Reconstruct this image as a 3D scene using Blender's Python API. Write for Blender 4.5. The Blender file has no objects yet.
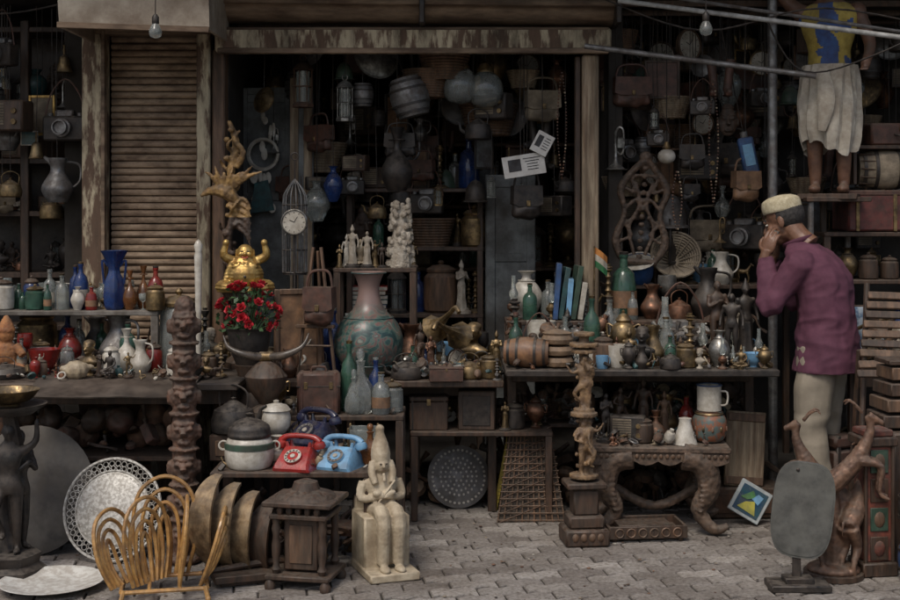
import bpy, bmesh, math, random
from math import sin, cos, pi, radians
from mathutils import Vector, Matrix, Euler, noise
R=random.Random(11)
D=bpy.data; scene=bpy.context.scene
COL=scene.collection
_m={}
def M(key,c1=None,c2=None,rough=.55,metal=0.,sc=22,bump=.25,dirt=.45,dirtc=(.022,.017,.012),trans=0,stretch=(1,1,1),contrast=.12,dsc=.35,coat=0,spec=.5,bdist=.004,ior=1.45,dust=.5):
    if key in _m: return _m[key]
    m=D.materials.new(key); m.use_nodes=True; _m[key]=m
    nt=m.node_tree; N=nt.nodes; L=nt.links; b=N['Principled BSDF']
    tc=N.new('ShaderNodeTexCoord'); mp=N.new('ShaderNodeMapping'); mp.inputs['Scale'].default_value=stretch
    L.new(tc.outputs['Object'],mp.inputs[0])
    oi=N.new('ShaderNodeObjectInfo'); mu=N.new('ShaderNodeMath'); mu.operation='MULTIPLY'; mu.inputs[1].default_value=37.
    L.new(oi.outputs['Random'],mu.inputs[0]); L.new(mu.outputs[0],mp.inputs['Location'])
    n1=N.new('ShaderNodeTexNoise'); n1.inputs['Scale'].default_value=sc; n1.inputs['Detail'].default_value=6; n1.inputs['Roughness'].default_value=.62
    L.new(mp.outputs[0],n1.inputs[0])
    r1=N.new('ShaderNodeValToRGB'); r1.color_ramp.elements[0].position=.5-contrast; r1.color_ramp.elements[1].position=.5+contrast
    c2=c2 or tuple(x*.55 for x in c1)
    r1.color_ramp.elements[0].color=(*c2,1); r1.color_ramp.elements[1].color=(*c1,1)
    L.new(n1.outputs[0],r1.inputs[0])
    n2=N.new('ShaderNodeTexNoise'); n2.inputs['Scale'].default_value=sc*dsc; n2.inputs['Detail'].default_value=9; n2.inputs['Roughness'].default_value=.72
    L.new(mp.outputs[0],n2.inputs[0])
    r2=N.new('ShaderNodeValToRGB'); r2.color_ramp.elements[0].position=.42; r2.color_ramp.elements[1].position=.62
    r2.color_ramp.elements[0].color=(0,0,0,1); r2.color_ramp.elements[1].color=(1,1,1,1)
    L.new(n2.outputs[0],r2.inputs[0])
    m2=N.new('ShaderNodeMath'); m2.operation='MULTIPLY'; m2.inputs[1].default_value=dirt; L.new(r2.outputs[0],m2.inputs[0])
    mx=N.new('ShaderNodeMixRGB'); mx.inputs[2].default_value=(*dirtc,1); L.new(m2.outputs[0],mx.inputs[0]); L.new(r1.outputs[0],mx.inputs[1])
    ma=N.new('ShaderNodeMath'); ma.operation='MULTIPLY_ADD'; ma.inputs[1].default_value=.35; ma.inputs[2].default_value=max(rough-.1,0.02)
    L.new(m2.outputs[0],ma.inputs[0])
    b.inputs['Metallic'].default_value=metal
    if dust:   # settled dust on upward faces
        ge=N.new('ShaderNodeNewGeometry'); sx=N.new('ShaderNodeSeparateXYZ'); L.new(ge.outputs['Normal'],sx.inputs[0])
        mr=N.new('ShaderNodeMapRange'); mr.inputs[1].default_value=-.1; mr.inputs[2].default_value=1; mr.inputs[3].default_value=0.06; mr.inputs[4].default_value=dust; L.new(sx.outputs[2],mr.inputs[0])
        n4=N.new('ShaderNodeTexNoise'); n4.inputs['Scale'].default_value=sc*1.4; n4.inputs['Detail'].default_value=7; n4.inputs['Roughness'].default_value=.7; L.new(mp.outputs[0],n4.inputs[0])
        r4=N.new('ShaderNodeMapRange'); r4.inputs[1].default_value=.35; r4.inputs[2].default_value=.62; L.new(n4.outputs[0],r4.inputs[0])
        md=N.new('ShaderNodeMath'); md.operation='MULTIPLY'; L.new(mr.outputs[0],md.inputs[0]); L.new(r4.outputs[0],md.inputs[1])
        mx3=N.new('ShaderNodeMixRGB'); mx3.inputs[2].default_value=(.195,.168,.135,1); L.new(md.outputs[0],mx3.inputs[0]); L.new(mx.outputs[0],mx3.inputs[1]); L.new(mx3.outputs[0],b.inputs['Base Color'])
        ra=N.new('ShaderNodeMath'); ra.operation='MULTIPLY_ADD'; ra.inputs[1].default_value=.6; L.new(md.outputs[0],ra.inputs[0]); L.new(ma.outputs[0],ra.inputs[2]); ra.use_clamp=True; L.new(ra.outputs[0],b.inputs['Roughness'])
        if metal>0:
            mm=N.new('ShaderNodeMath'); mm.operation='MULTIPLY_ADD'; mm.inputs[1].default_value=-metal; mm.inputs[2].default_value=metal; L.new(md.outputs[0],mm.inputs[0]); L.new(mm.outputs[0],b.inputs['Metallic'])
    else:
        L.new(mx.outputs[0],b.inputs['Base Color']); L.new(ma.outputs[0],b.inputs['Roughness'])
    b.inputs['Transmission Weight'].default_value=trans
    b.inputs['Coat Weight'].default_value=coat; b.inputs['Specular IOR Level'].default_value=spec; b.inputs['IOR'].default_value=ior
    if bump:
        n3=N.new('ShaderNodeTexNoise'); n3.inputs['Scale'].default_value=sc*2.6; n3.inputs['Detail'].default_value=5
        L.new(mp.outputs[0],n3.inputs[0])
        bp=N.new('ShaderNodeBump'); bp.inputs['Strength'].default_value=bump; bp.inputs['Distance'].default_value=bdist
        L.new(n3.outputs[0],bp.inputs['Height']); L.new(bp.outputs[0],b.inputs['Normal'])
    return m
brass=M('brass',(.37,.255,.12),(.12,.08,.038),.42,.85,dirt=.8,dirtc=(.035,.025,.016))
gold=M('gold_leaf',(.66,.44,.14),(.36,.21,.06),.4,.7,dirt=.5,dust=.25)
silver=M('silver',(.46,.45,.41),(.18,.17,.155),.4,.85,dirt=.7)
copper=M('copper',(.32,.155,.09),(.13,.06,.036),.45,.85,dirt=.7)
dwood=M('dark_wood',(.078,.042,.025),(.028,.016,.010),.55,sc=14,stretch=(3,3,.6),dirt=.5,dust=.4)
mwood=M('mid_wood',(.175,.098,.055),(.08,.043,.024),.6,sc=14,stretch=(3,3,.5),dirt=.6)
pwood=M('pale_wood',(.38,.30,.20),(.19,.125,.075),.75,sc=10,stretch=(4,4,.35),dirt=.65)
white=M('white_ceramic',(.60,.57,.50),(.44,.40,.33),.38,dirt=.45,dirtc=(.14,.11,.07),coat=.15)
cream=M('cream_ceramic',(.46,.38,.26),(.32,.25,.16),.5,dirt=.55,dirtc=(.11,.07,.04))
black=M('black_iron',(.034,.031,.029),(.014,.013,.013),.5,.3,dirt=.4,dirtc=(.07,.045,.03))
rust=M('rust',(.14,.07,.04),(.055,.03,.02),.8,.2,dirt=.5)
steel=M('grey_steel',(.27,.27,.265),(.13,.13,.128),.5,.7,dirt=.6,dirtc=(.08,.05,.035))
leather=M('brown_leather',(.11,.048,.032),(.052,.024,.016),.55,dirt=.45)
tan=M('tan_leather',(.27,.15,.08),(.16,.085,.045),.55,dirt=.5)
red=M('red_enamel',(.42,.022,.018),(.28,.016,.014),.28,dirt=.35,coat=.3,dust=.25)
navy=M('navy_bakelite',(.014,.019,.055),(.009,.01,.03),.22,dirt=.25,coat=.5,dust=.25)
lblue=M('light_blue_plastic',(.19,.40,.60),(.14,.31,.49),.4,dirt=.4,dirtc=(.07,.09,.11),dust=.3)
teal=M('teal_glaze',(.035,.11,.11),(.02,.055,.06),.4,coat=.15)
blue=M('blue_paint',(.035,.095,.24),(.02,.06,.15),.45)
green=M('green_paint',(.04,.085,.055),(.025,.05,.035),.5)
marble=M('marble',(.47,.42,.34),(.30,.25,.19),.5,dirt=.5,dirtc=(.13,.10,.065))
paper=M('paper',(.50,.47,.40),(.36,.33,.27),.8,dirt=.45,dirtc=(.16,.12,.085),bump=0)
canvas=M('canvas_cloth',(.35,.285,.20),(.20,.16,.11),.95,dirt=.65,sc=12)
terra=M('terracotta',(.23,.12,.07),(.13,.065,.04),.8)
gclear=M('clear_glass',(.74,.78,.75),(.60,.66,.63),.08,trans=.8,bump=0,dirt=.5,dirtc=(.25,.23,.19),dust=.6)
gblue=M('blue_glass',(.025,.07,.24),(.014,.04,.16),.08,trans=.45,bump=0,dirt=.3)
gred=M('red_glass',(.38,.03,.022),(.22,.018,.016),.08,trans=.4,bump=0,dirt=.3)
ggreen=M('green_glass',(.09,.22,.15),(.045,.13,.09),.08,trans=.55,bump=0,dirt=.3)
gamber=M('amber_glass',(.36,.15,.05),(.22,.08,.025),.08,trans=.5,bump=0,dirt=.35)
LAB={brass:'brass',gold:'gilded',silver:'silver',copper:'copper',dwood:'dark_wooden',mwood:'wooden',white:'white_ceramic',cream:'cream_ceramic',black:'iron',rust:'rusty',steel:'steel',leather:'leather',tan:'tan_leather',red:'red',navy:'navy',lblue:'light_blue',teal:'teal_ceramic',blue:'blue',green:'green',marble:'marble',terra:'terracotta',gclear:'glass',gblue:'blue_glass',gred:'red_glass',ggreen:'green_glass',gamber:'amber_glass',pwood:'pale_wooden',paper:'paper',canvas:'canvas'}

def sp(pts,n=4):
    pts=[tuple(p) for p in pts]
    if n<=1 or len(pts)<3: return pts
    out=[]; k=len(pts)
    for i in range(k-1):
        a=pts[max(i-1,0)];b=pts[i];c=pts[i+1];d=pts[min(i+2,k-1)]
        for j in range(n):
            t=j/n
            out.append(tuple(.5*((2*q)+(-p+r)*t+(2*p-5*q+4*r-s)*t*t+(-p+3*q-3*r+s)*t**3) for p,q,r,s in zip(a,b,c,d)))
    out.append(pts[-1]); return out
def Tr(x=0,y=0,z=0): return Matrix.Translation((x,y,z))
def Ro(ax,ay=0,az=0): return Euler((radians(ax),radians(ay),radians(az))).to_matrix().to_4x4()
def Sc(x,y=None,z=None):
    return Matrix.Diagonal((x,x if y is None else y,x if z is None else z,1))
class G:
    def __init__(s): s.v=[];s.f=[];s.m=[];s.mats=[];s.T=Matrix()
    def mi(s,m):
        if m not in s.mats: s.mats.append(m)
        return s.mats.index(m)
    def add(s,v,f,m,T=None):
        T=s.T@T if T is not None else s.T
        o=len(s.v); s.v+=[T@Vector(p) for p in v]; s.f+=[tuple(i+o for i in q) for q in f]
        if callable(m):
            for q in f:
                c=Vector((0,0,0))
                for i in q: c+=Vector(v[i])
                s.m.append(s.mi(m(c/len(q))))
        else: s.m+=[s.mi(m)]*len(f)
        return s
    def lathe(s,prof,m,seg=18,T=None,flute=0,fa=0.,n=0,carve=0.,cf=20):
        if n: prof=[(max(a,0),b) for a,b in sp(prof,n)]
        v=[];f=[];rings=[]
        for r,z in prof:
            if r<1e-5: rings.append([len(v)]); v.append((0,0,z))
            else:
                ids=[]
                for i in range(seg):
                    a=2*pi*i/seg; rr=r*(1+fa*cos(flute*a))
                    if carve: rr+=carve*noise.noise(Vector((cos(a)*r*cf,sin(a)*r*cf,z*cf)))
                    ids.append(len(v)); v.append((rr*cos(a),rr*sin(a),z))
                rings.append(ids)
        for A,B in zip(rings,rings[1:]):
            if len(A)==1 and len(B)==1: continue
            if len(A)==1: f+=[(A[0],B[(i+1)%seg],B[i]) for i in range(seg)]
            elif len(B)==1: f+=[(A[i],A[(i+1)%seg],B[0]) for i in range(seg)]
            else: f+=[(A[i],A[(i+1)%seg],B[(i+1)%seg],B[i]) for i in range(seg)]
        if len(rings[0])>1: f.append(tuple(reversed(rings[0])))
        return s.add(v,f,m,T)
    def loft(s,rings,m,seg=24,T=None,n=3):
        rings=sp(rings,n); v=[];f=[]
        for (x,y,z,a,b) in rings:
            for i in range(seg):
                t=2*pi*i/seg; v.append((x+a*cos(t),y+b*sin(t),z))
        for k in range(len(rings)-1):
            for i in range(seg):
                j=(i+1)%seg; f.append((k*seg+i,k*seg+j,(k+1)*seg+j,(k+1)*seg+i))
        f.append(tuple(reversed(range(seg)))); f.append(tuple((len(rings)-1)*seg+i for i in range(seg)))
        return s.add(v,f,m,T)
    def tube(s,pts,r,m,seg=7,n=0,closed=False,T=None,flat=(1,1)):
        if not isinstance(r,(list,tuple)): r=[r]*len(pts)
        q=[tuple(p)+(rr,) for p,rr in zip(pts,r)]
        if n: q=sp(q+([q[0]] if closed else []),n); q=q[:-1] if closed else q
        P=[Vector(a[:3]) for a in q]; r=[max(a[3],.0002) for a in q]; k=len(P)
        v=[];f=[]; nrm=None
        for i in range(k):
            a=P[(i+1)%k] if (closed or i<k-1) else P[i]; b=P[i-1] if (closed or i>0) else P[i]
            t=(a-b); t=t.normalized() if t.length>1e-9 else Vector((0,0,1))
            if nrm is None:
                nrm=t.cross(Vector((0,0,1)) if abs(t.z)<.9 else Vector((0,1,0))).normalized()
            nrm=(nrm-t*nrm.dot(t)); nrm=nrm.normalized() if nrm.length>1e-6 else t.orthogonal().normalized()
            bn=t.cross(nrm)
            for j in range(seg):
                w=2*pi*j/seg; v.append(tuple(P[i]+(nrm*cos(w)*flat[0]+bn*sin(w)*flat[1])*r[i]))
        for i in range(k if closed else k-1):
            i2=(i+1)%k
            for j in range(seg):
                j2=(j+1)%seg; f.append((i*seg+j,i*seg+j2,i2*seg+j2,i2*seg+j))
        if not closed:
            f.append(tuple(reversed(range(seg)))); f.append(tuple((k-1)*seg+j for j in range(seg)))
        return s.add(v,f,m,T)
    def ball(s,c,r,m,seg=14,T=None,rot=None):
        if not isinstance(r,(list,tuple)): r=(r,r,r)
        k=max(seg//2,5)
        pr=[(0 if i in(0,k) else sin(pi*i/k),-cos(pi*i/k)) for i in range(k+1)]
        X=Tr(*c)@(rot if rot is not None else Matrix())@Sc(*r)
        return s.lathe(pr,m,seg,(T@X) if T is not None else X)
    def box(s,c,d,m,rot=None,bev=.003,T=None):
        h=[x/2 for x in d]; b=min(bev,min(h)*.45)
        ids={};v=[]
        for sx in(-1,1):
            for sy in(-1,1):
                for sz in(-1,1):
                    for a in range(3):
                        p=[sx*(h[0]-b),sy*(h[1]-b),sz*(h[2]-b)]; p[a]=(sx,sy,sz)[a]*h[a]
                        ids[(sx,sy,sz,a)]=len(v); v.append(tuple(p))
        f=[]
        o4=[(-1,-1),(1,-1),(1,1),(-1,1)]
        def key(a,sa,u,w,su,sw,ax):
            q=[0,0,0]; q[a]=sa; q[u]=su; q[w]=sw; return ids[(q[0],q[1],q[2],ax)]
        for a in range(3):
            u,w=(a+1)%3,(a+2)%3
            for sa in(-1,1):
                fc=[key(a,sa,u,w,su,sw,a) for su,sw in o4]; f.append(tuple(fc if sa>0 else reversed(fc)))
        for a in range(3):
            u,w=(a+1)%3,(a+2)%3
            for su in(-1,1):
                for sw in(-1,1):
                    fc=[key(a,-1,u,w,su,sw,u),key(a,1,u,w,su,sw,u),key(a,1,u,w,su,sw,w),key(a,-1,u,w,su,sw,w)]
                    f.append(tuple(fc))
        for sx in(-1,1):
            for sy in(-1,1):
                for sz in(-1,1): f.append(tuple(ids[(sx,sy,sz,a)] for a in range(3)))
        X=Tr(*c)@(rot if rot is not None else Matrix())
        return s.add(v,f,m,(T@X) if T is not None else X)
    def prism(s,o,d,m,T=None):
        n=len(o); v=[(x,-d/2,z) for x,z in o]+[(x,d/2,z) for x,z in o]
        f=[tuple(range(n)),tuple(reversed(range(n,2*n)))]+[(i,i+n,(i+1)%n+n,(i+1)%n) for i in range(n)]
        return s.add(v,f,m,T)
    def done(s,name,loc=(0,0,0),rz=0,rot=None,sc=1,ang=38):
        me=D.meshes.new(name); me.from_pydata([tuple(p) for p in s.v],[],s.f)
        for m in s.mats: me.materials.append(m)
        me.polygons.foreach_set('material_index',s.m)
        bm=bmesh.new(); bm.from_mesh(me); bmesh.ops.recalc_face_normals(bm,faces=bm.faces); bm.to_mesh(me); bm.free()
        me.polygons.foreach_set('use_smooth',[True]*len(me.polygons))
        try: me.set_sharp_from_angle(angle=radians(ang))
        except Exception: pass
        ob=D.objects.new(name,me); COL.objects.link(ob); ob.location=loc
        ob.rotation_euler=rot if rot is not None else (0,0,radians(rz))
        ob.scale=(sc,)*3 if not isinstance(sc,(tuple,list)) else sc
        return ob
def blob(g,vox=.01,smooth=3,disp=None):
    me=D.meshes.new('tmp'); me.from_pydata([tuple(p) for p in g.v],[],g.f)
    bm=bmesh.new(); bm.from_mesh(me); bmesh.ops.recalc_face_normals(bm,faces=bm.faces); bm.to_mesh(me); bm.free()
    ob=D.objects.new('tmp',me); COL.objects.link(ob)
    r=ob.modifiers.new('r','REMESH'); r.mode='VOXEL'; r.voxel_size=vox; r.adaptivity=0
    if smooth:
        q=ob.modifiers.new('s','SMOOTH'); q.factor=.5; q.iterations=smooth
    dg=bpy.context.evaluated_depsgraph_get(); e=ob.evaluated_get(dg); mm=e.to_mesh()
    v=[tuple(p.co) for p in mm.vertices]; nn=[p.normal.copy() for p in mm.vertices]; f=[tuple(p.vertices) for p in mm.polygons]
    e.to_mesh_clear(); D.objects.remove(ob); D.meshes.remove(me)
    if disp: v=[tuple(Vector(p)+n*disp(Vector(p))) for p,n in zip(v,nn)]
    return v,f
X0=dwood

# ---------------- human figure (unit height, facing -y) ----------------
def human(pose='stand',vox=.012):
    g=G(); m=X0
    hl={'L':(.052,0,.51),'R':(-.052,0,.51)}
    kn={'L':(.06,-.01,.28),'R':(-.06,-.01,.28)}; an={'L':(.06,.01,.04),'R':(-.06,.01,.04)}
    el={'L':(.17,.01,.64),'R':(-.17,.01,.64)}; ha={'L':(.18,-.04,.50),'R':(-.18,-.04,.50)}
    if pose=='raise': el['L']=(.20,-.02,.86); ha['L']=(.21,-.03,1.0); kn['R']=(-.10,-.08,.33); an['R']=(-.04,-.02,.16)
    if pose=='pray': el={'L':(.14,-.05,.66),'R':(-.14,-.05,.66)}; ha={'L':(.015,-.13,.74),'R':(-.015,-.13,.74)}
    if pose=='dance': el={'L':(.22,-.02,.76),'R':(-.2,0,.68)}; ha={'L':(.30,-.05,.88),'R':(-.08,-.08,.62)}; kn['L']=(.16,-.05,.36); an['L']=(.03,-.05,.22)
    if pose=='hold': el={'L':(.17,-.02,.65),'R':(-.22,0,.90)}; ha={'L':(.16,-.13,.55),'R':(-.22,-.05,1.06)}
    if pose=='sit':
        hl={'L':(.05,0,.12),'R':(-.05,0,.12)}; kn={'L':(.20,-.12,.06),'R':(-.20,-.12,.06)}; an={'L':(-.06,-.17,.045),'R':(.06,-.17,.05)}
    dz=-.40 if pose=='sit' else 0
    if dz: el={'L':(.17,-.02,.26),'R':(-.17,-.02,.26)}; ha={'L':(.06,-.15,.16),'R':(-.14,-.12,.36)}
    g.loft([(0,0,.46+dz,.085,.07),(0,0,.53+dz,.10,.08),(0,-.002,.62+dz,.078,.06),(0,-.005,.72+dz,.105,.07),(0,0,.79+dz,.12,.062),(0,.005,.835+dz,.07,.045),(0,0,.87+dz,.035,.035)],m,16)
    for s in 'LR':
        q=1 if s=='L' else -1
        g.tube([hl[s],kn[s],an[s]],[.06,.042,.026],m,10,4)
        a=Vector(an[s]); g.ball((a.x,a.y-.04,max(a.z-.02,.02)),(.028,.062,.022),m)
        sh=(q*.115,.0,.79+dz); g.tube([sh,el[s],ha[s]],[.036,.028,.02],m,8,4); g.ball(sh,.042,m)
        g.ball(ha[s],(.022,.026,.03),m)
        for k in range(4):
            hb=Vector(ha[s]); dd=(hb-Vector(el[s])).normalized()
            g.tube([hb,hb+dd*.045+Vector(((k-1.5)*.012,0,0))],[.008,.006],m,5)
    g.tube([(0,.005,.84+dz),(0,-.005,.9+dz)],[.036,.034],m,10)
    g.ball((0,-.005,.945+dz),(.050,.06,.065),m); g.ball((0,-.02,.915+dz),(.04,.042,.045),m)
    g.tube([(0,-.06,.945+dz),(0,-.074,.925+dz)],[.007,.012],m,6); 
    for q in(-1,1): g.ball((q*.052,0,.935+dz),(.008,.014,.02),m)
    return blob(g,vox,2)
FIG={p:human(p,.014) for p in('stand','raise','pray','dance','sit')}

# ---------------- kinds: unit height, w = width/height ----------------
def ring(g,c,r,t,m,axis='z',seg=16,k=5):
    pts=[(c[0]+r*cos(2*pi*i/seg),c[1]+r*sin(2*pi*i/seg),c[2]) if axis=='z' else ((c[0]+r*cos(2*pi*i/seg),c[1],c[2]+r*sin(2*pi*i/seg)) if axis=='y' else (c[0],c[1]+r*cos(2*pi*i/seg),c[2]+r*sin(2*pi*i/seg))) for i in range(seg)]
    g.tube(pts,t,m,k,closed=True)
def pr(pts,w): return [(r*w/2,z) for r,z in pts]
def inner(p,t=.03):
    zt=max(z for _,z in p)*.3
    q=[(max(r-t,.004),z) for r,z in reversed(p) if z>zt]; return p+q+[(0,q[-1][1])]
def k_vase(g,m,w):
    P=R.choice([[(.45,0),(.5,.02),(.9,.3),(1,.48),(.7,.70),(.3,.84),(.34,.94),(.55,1)],[(.5,0),(.55,.03),(.35,.1),(.8,.35),(1,.6),(.75,.8),(.4,.87),(.6,1)],[(.6,0),(1,.25),(.8,.45),(.3,.62),(.22,.8),(.5,1)]])
    g.lathe(inner(sp(pr(P,w),3)),m,18)
    for z in(.03,.8): ring(g,(0,0,z),w/2*.5,.012,m)
def k_bottle(g,m,w):
    P=[(.9,0),(1,.04),(1,R.uniform(.4,.6)),(.8,.68),(.32,.77),(.28,.9),(.36,.92),(.36,.96)]
    g.lathe(pr(P,w)+[(0,.96)],m,16); g.lathe([(0,.955),(w*.16,.955),(w*.19,1),(0,1.01)],R.choice([brass,dwood,gclear,black]),12)
    if R.random()<.4: g.lathe([(w*.507,.16),(w*.507,.42)],R.choice([paper,canvas,tan]),16)
def k_decanter(g,m,w):
    g.lathe(sp(pr([(.7,0),(1,.1),(.95,.35),(.4,.55),(.25,.7),(.36,.78),(.2,.79)],w),3)+[(0,.79)],m,14,flute=7,fa=.05)
    g.ball((0,0,.88),(w*.16,w*.16,.1),m,10)
def k_urn(g,m,w):
    P=[(.5,0),(.55,.04),(.22,.1),(.2,.16),(.5,.24),(.95,.42),(1,.55),(.8,.7),(.5,.76),(.62,.8),(.55,.83),(.3,.9),(.1,.93),(.14,.97),(0,1)]
    g.lathe(pr(P,w),m,20)
    for q in(-1,1): g.tube([(q*w*.4,0,.68),(q*w*.62,0,.72),(q*w*.6,0,.5),(q*w*.47,0,.5)],.02,m,6,3)
def k_bowl(g,m,w):
    P=sp([(.35,0),(.42,.02),(.36,.12),(.75,.4),(1,.95),(1.02,1)],3); P=pr(P,w); g.lathe(P+[(r*.93,z) for r,z in reversed(P) if z>.2]+[(0,.2)],m,22)
def k_cup(g,m,w):
    P=pr([(.75,0),(.8,.03),(.95,.5),(1,1)],w); g.lathe(P+[(r*.9,z) for r,z in reversed(P) if z>.1]+[(0,.1)],m,18)
    g.tube([(w*.46,0,.82),(w*.78,0,.78),(w*.76,0,.35),(w*.44,0,.25)],.04,m,6,4)
def k_goblet(g,m,w):
    g.lathe(sp(pr([(.8,0),(.75,.03),(.15,.1),(.12,.4),(.3,.48),(.9,.65),(1,.85),(.92,1)],w),3)+pr([(.85,1),(.85,.7),(0,.55)],w),m,16)
def k_candlestick(g,m,w):
    P=[(1,0),(1,.03),(.6,.08)]; z=.1
    while z<.88:
        P+=[(.2,z),(R.uniform(.3,.6),z+.04),(.22,z+.08)]; z+=R.uniform(.1,.16)
    P+=[(.5,.93),(.5,.95),(.25,.96),(.28,1),(0,1)]; g.lathe(pr(P,w),m,16)
def k_jar(g,m,w):
    g.lathe(pr([(.8,0),(.95,.05),(1,.3),(.95,.68),(.75,.75),(.7,.78)],w)+[(0,.78)],m,18)
    g.lathe(pr([(0,.775),(.82,.775),(.85,.82),(.5,.9),(.12,.92),(.2,.96),(.1,1),(0,1)],w),R.choice([m,brass,dwood]),18)
def k_jug(g,m,w):
    P=pr([(.6,0),(.65,.03),(1,.25),(.95,.4),(.5,.66),(.45,.8),(.6,.95),(.62,1)],w); g.lathe(inner(sp(P,3)),m,18)
    g.tube([(w*.26,0,.92),(w*.7,0,.85),(w*.72,0,.5),(w*.46,0,.32)],.028,m,6,4); g.tube([(-w*.2,0,.9),(-w*.42,0,1.02)],[.07,.03],m,8)
def k_kettle(g,m,w):
    g.lathe(pr([(.8,0),(.95,.04),(1,.25),(.85,.48),(.45,.58),(.42,.6),(.2,.66),(.08,.68),(.12,.73),(0,.75)],w),m,20)
    g.tube([(-w*.4,0,.2),(-w*.62,0,.32),(-w*.68,0,.52),(-w*.82,0,.6)],[.07,.055,.04,.03],m,8,3)
    g.tube([(-w*.33,0,.5),(-w*.34,0,.85),(0,0,1),(w*.34,0,.85),(w*.33,0,.5)],.022,m,6,4)
def k_bell(g,m,w):
    g.lathe(sp(pr([(1,0),(.8,.1),(.6,.4),(.5,.55),(.2,.62)],w),3)+pr([(.12,.66),(.1,.7),(.16,.8),(.1,.92),(.15,1),(0,1)],w),m,18)
def k_oil_lamp(g,m,w):
    g.lathe(pr([(.9,0),(.9,.03),(.3,.1),(.25,.16),(.8,.26),(.8,.34),(.35,.42),(.4,.46),(0,.46)],w),m,16)
    g.lathe(sp(pr([(.35,.46),(.6,.6),(.3,.75),(.26,1)],w),3),gclear,14)
def k_lantern(g,m,w):
    r=w/2; g.lathe([(0,0),(r,0),(r,.06),(r*.8,.1),(0,.1)],m,8); g.lathe([(r*1.05,.72),(r*.6,.84),(r*.25,.88),(0,.9)],m,8)
    for i in range(8):
        a=2*pi*i/8; g.tube([(r*.85*cos(a),r*.85*sin(a),.08),(r*.85*cos(a),r*.85*sin(a),.74)],.012,m,5)
    ring(g,(0,0,.4),r*.87,.012,m); g.lathe([(r*.6,.1),(r*.6,.7)],gclear,12); ring(g,(0,0,.95),.06,.012,m,'y')
def k_figurine(g,m,w):
    p=R.choice(list(FIG)); v,f=FIG[p]; h=.62 if p=='sit' else 1.0
    s=.88/h; g.add(v,f,m,Tr(0,0,.1)@Sc(s))
    if R.random()<.6 and p!='sit': g.lathe([(.12,.1),(.09,.3),(.075,.52),(0,.55)],m,16,flute=6,fa=.08)
    if R.random()<.5: g.lathe([(.055,.93 if p!='sit' else .9),(.05,.97),(.02,1.03),(0,1.08)],m,12)
    g.lathe([(0,0),(.2,0),(.2,.05),(.16,.06),(.15,.1),(0,.1)],R.choice([m,dwood,black]),16)
def k_bust(g,m,w):
    q=G(); q.loft([(0,0,.22,.12,.09),(0,0,.32,.26,.14),(0,0,.42,.33,.15),(0,0,.50,.2,.12),(0,0,.56,.1,.1)],m,16); q.tube([(0,0,.5),(0,-.02,.66)],.10,m,10)
    q.ball((0,-.01,.80),(.15,.18,.19),m); q.ball((0,-.05,.70),(.11,.12,.11),m); q.tube([(0,-.17,.80),(0,-.22,.74)],[.02,.04],m,6); q.ball((0,-.15,.66),(.05,.04,.02),m)
    for s in(-1,1): q.ball((s*.15,0,.77),(.03,.04,.06),m); q.ball((s*.06,-.165,.83),(.03,.02,.015),m)
    q.ball((0,.03,.90),(.17,.17,.12),m)
    v,f=blob(q,.022,1,lambda p:.008*noise.noise(p*14)*(1 if p.z>.84 else 0)); g.add(v,f,m); g.lathe([(0,0),(.17,0),(.17,.05),(.08,.1),(.09,.22),(.12,.25),(0,.25)],R.choice([m,dwood,black]),16)
def k_horse(g,m,w):
    q=G()
    q.tube([(-.3,0,.56),(-.15,0,.58),(.05,0,.56),(.24,0,.62)],[.08,.13,.11,.11],m,10,3)
    q.tube([(.22,0,.64),(.33,0,.82),(.38,0,.93)],[.1,.06,.05],m,8,3); q.tube([(.36,0,.93),(.52,0,.82)],[.06,.035],m,8)
    for a,b in((-.24,.05),(-.24,-.05),(.2,.05),(.2,-.05)):
        k=R.uniform(-.05,.08); q.tube([(a,b,.52),(a+k,b,.28),(a+k*.3,b,.03)],[.06,.03,.025],m,7,3)
    q.tube([(-.34,0,.6),(-.46,0,.5),(-.44,0,.25)],[.03,.045,.02],m,6,3)
    for b in(-.03,.03): q.tube([(.36,b,.96),(.35,b*1.4,1.02)],[.02,.005],m,5)
    v,f=blob(q,.025,2); g.add(v,f,m); g.box((0,0,.015),(.7,.26,.03),dwood)
def k_elephant(g,m,w):
    q=G(); q.ball((0,0,.55),(.42,.26,.3),m); q.ball((.42,0,.68),(.2,.18,.22),m)
    q.tube([(.55,0,.65),(.7,0,.45),(.68,0,.2),(.78,0,.1)],[.1,.07,.05,.03],m,8,3)
    for s in(-1,1):
        q.ball((.34,s*.2,.68),(.14,.03,.2),m); q.tube([(.56,s*.08,.58),(.74,s*.1,.56)],[.03,.01],m,6)
        for a in(-.26,.26): q.tube([(a,s*.13,.45),(a,s*.13,0)],[.12,.09],m,8)
    v,f=blob(q,.03,2); g.add(v,f,m)
def k_clock(g,m,w):
    g.lathe([(0,0),(.5,0),(.5,.12),(.46,.15),(.44,.1),(0,.1)],m,24,Tr(0,.07,.5)@Ro(90))
    g.lathe([(0,0),(.43,0),(0,.002)],paper,24,Tr(0,-.035,.5)@Ro(90))
    for i in range(12):
        a=pi*i/6; g.box((.36*sin(a),-.04,.5+.36*cos(a)),(.02,.006,.07),black,Ro(0,i*30,0),0.001)
    g.box((.06,-.043,.6),(.022,.006,.26),black,Ro(0,30,0),.001); g.box((-.08,-.047,.54),(.026,.006,.2),black,Ro(0,-65,0),.001)
    for q in(-1,1): g.tube([(q*.3,.02,.1),(q*.34,.02,0)],.03,m,6)
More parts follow.
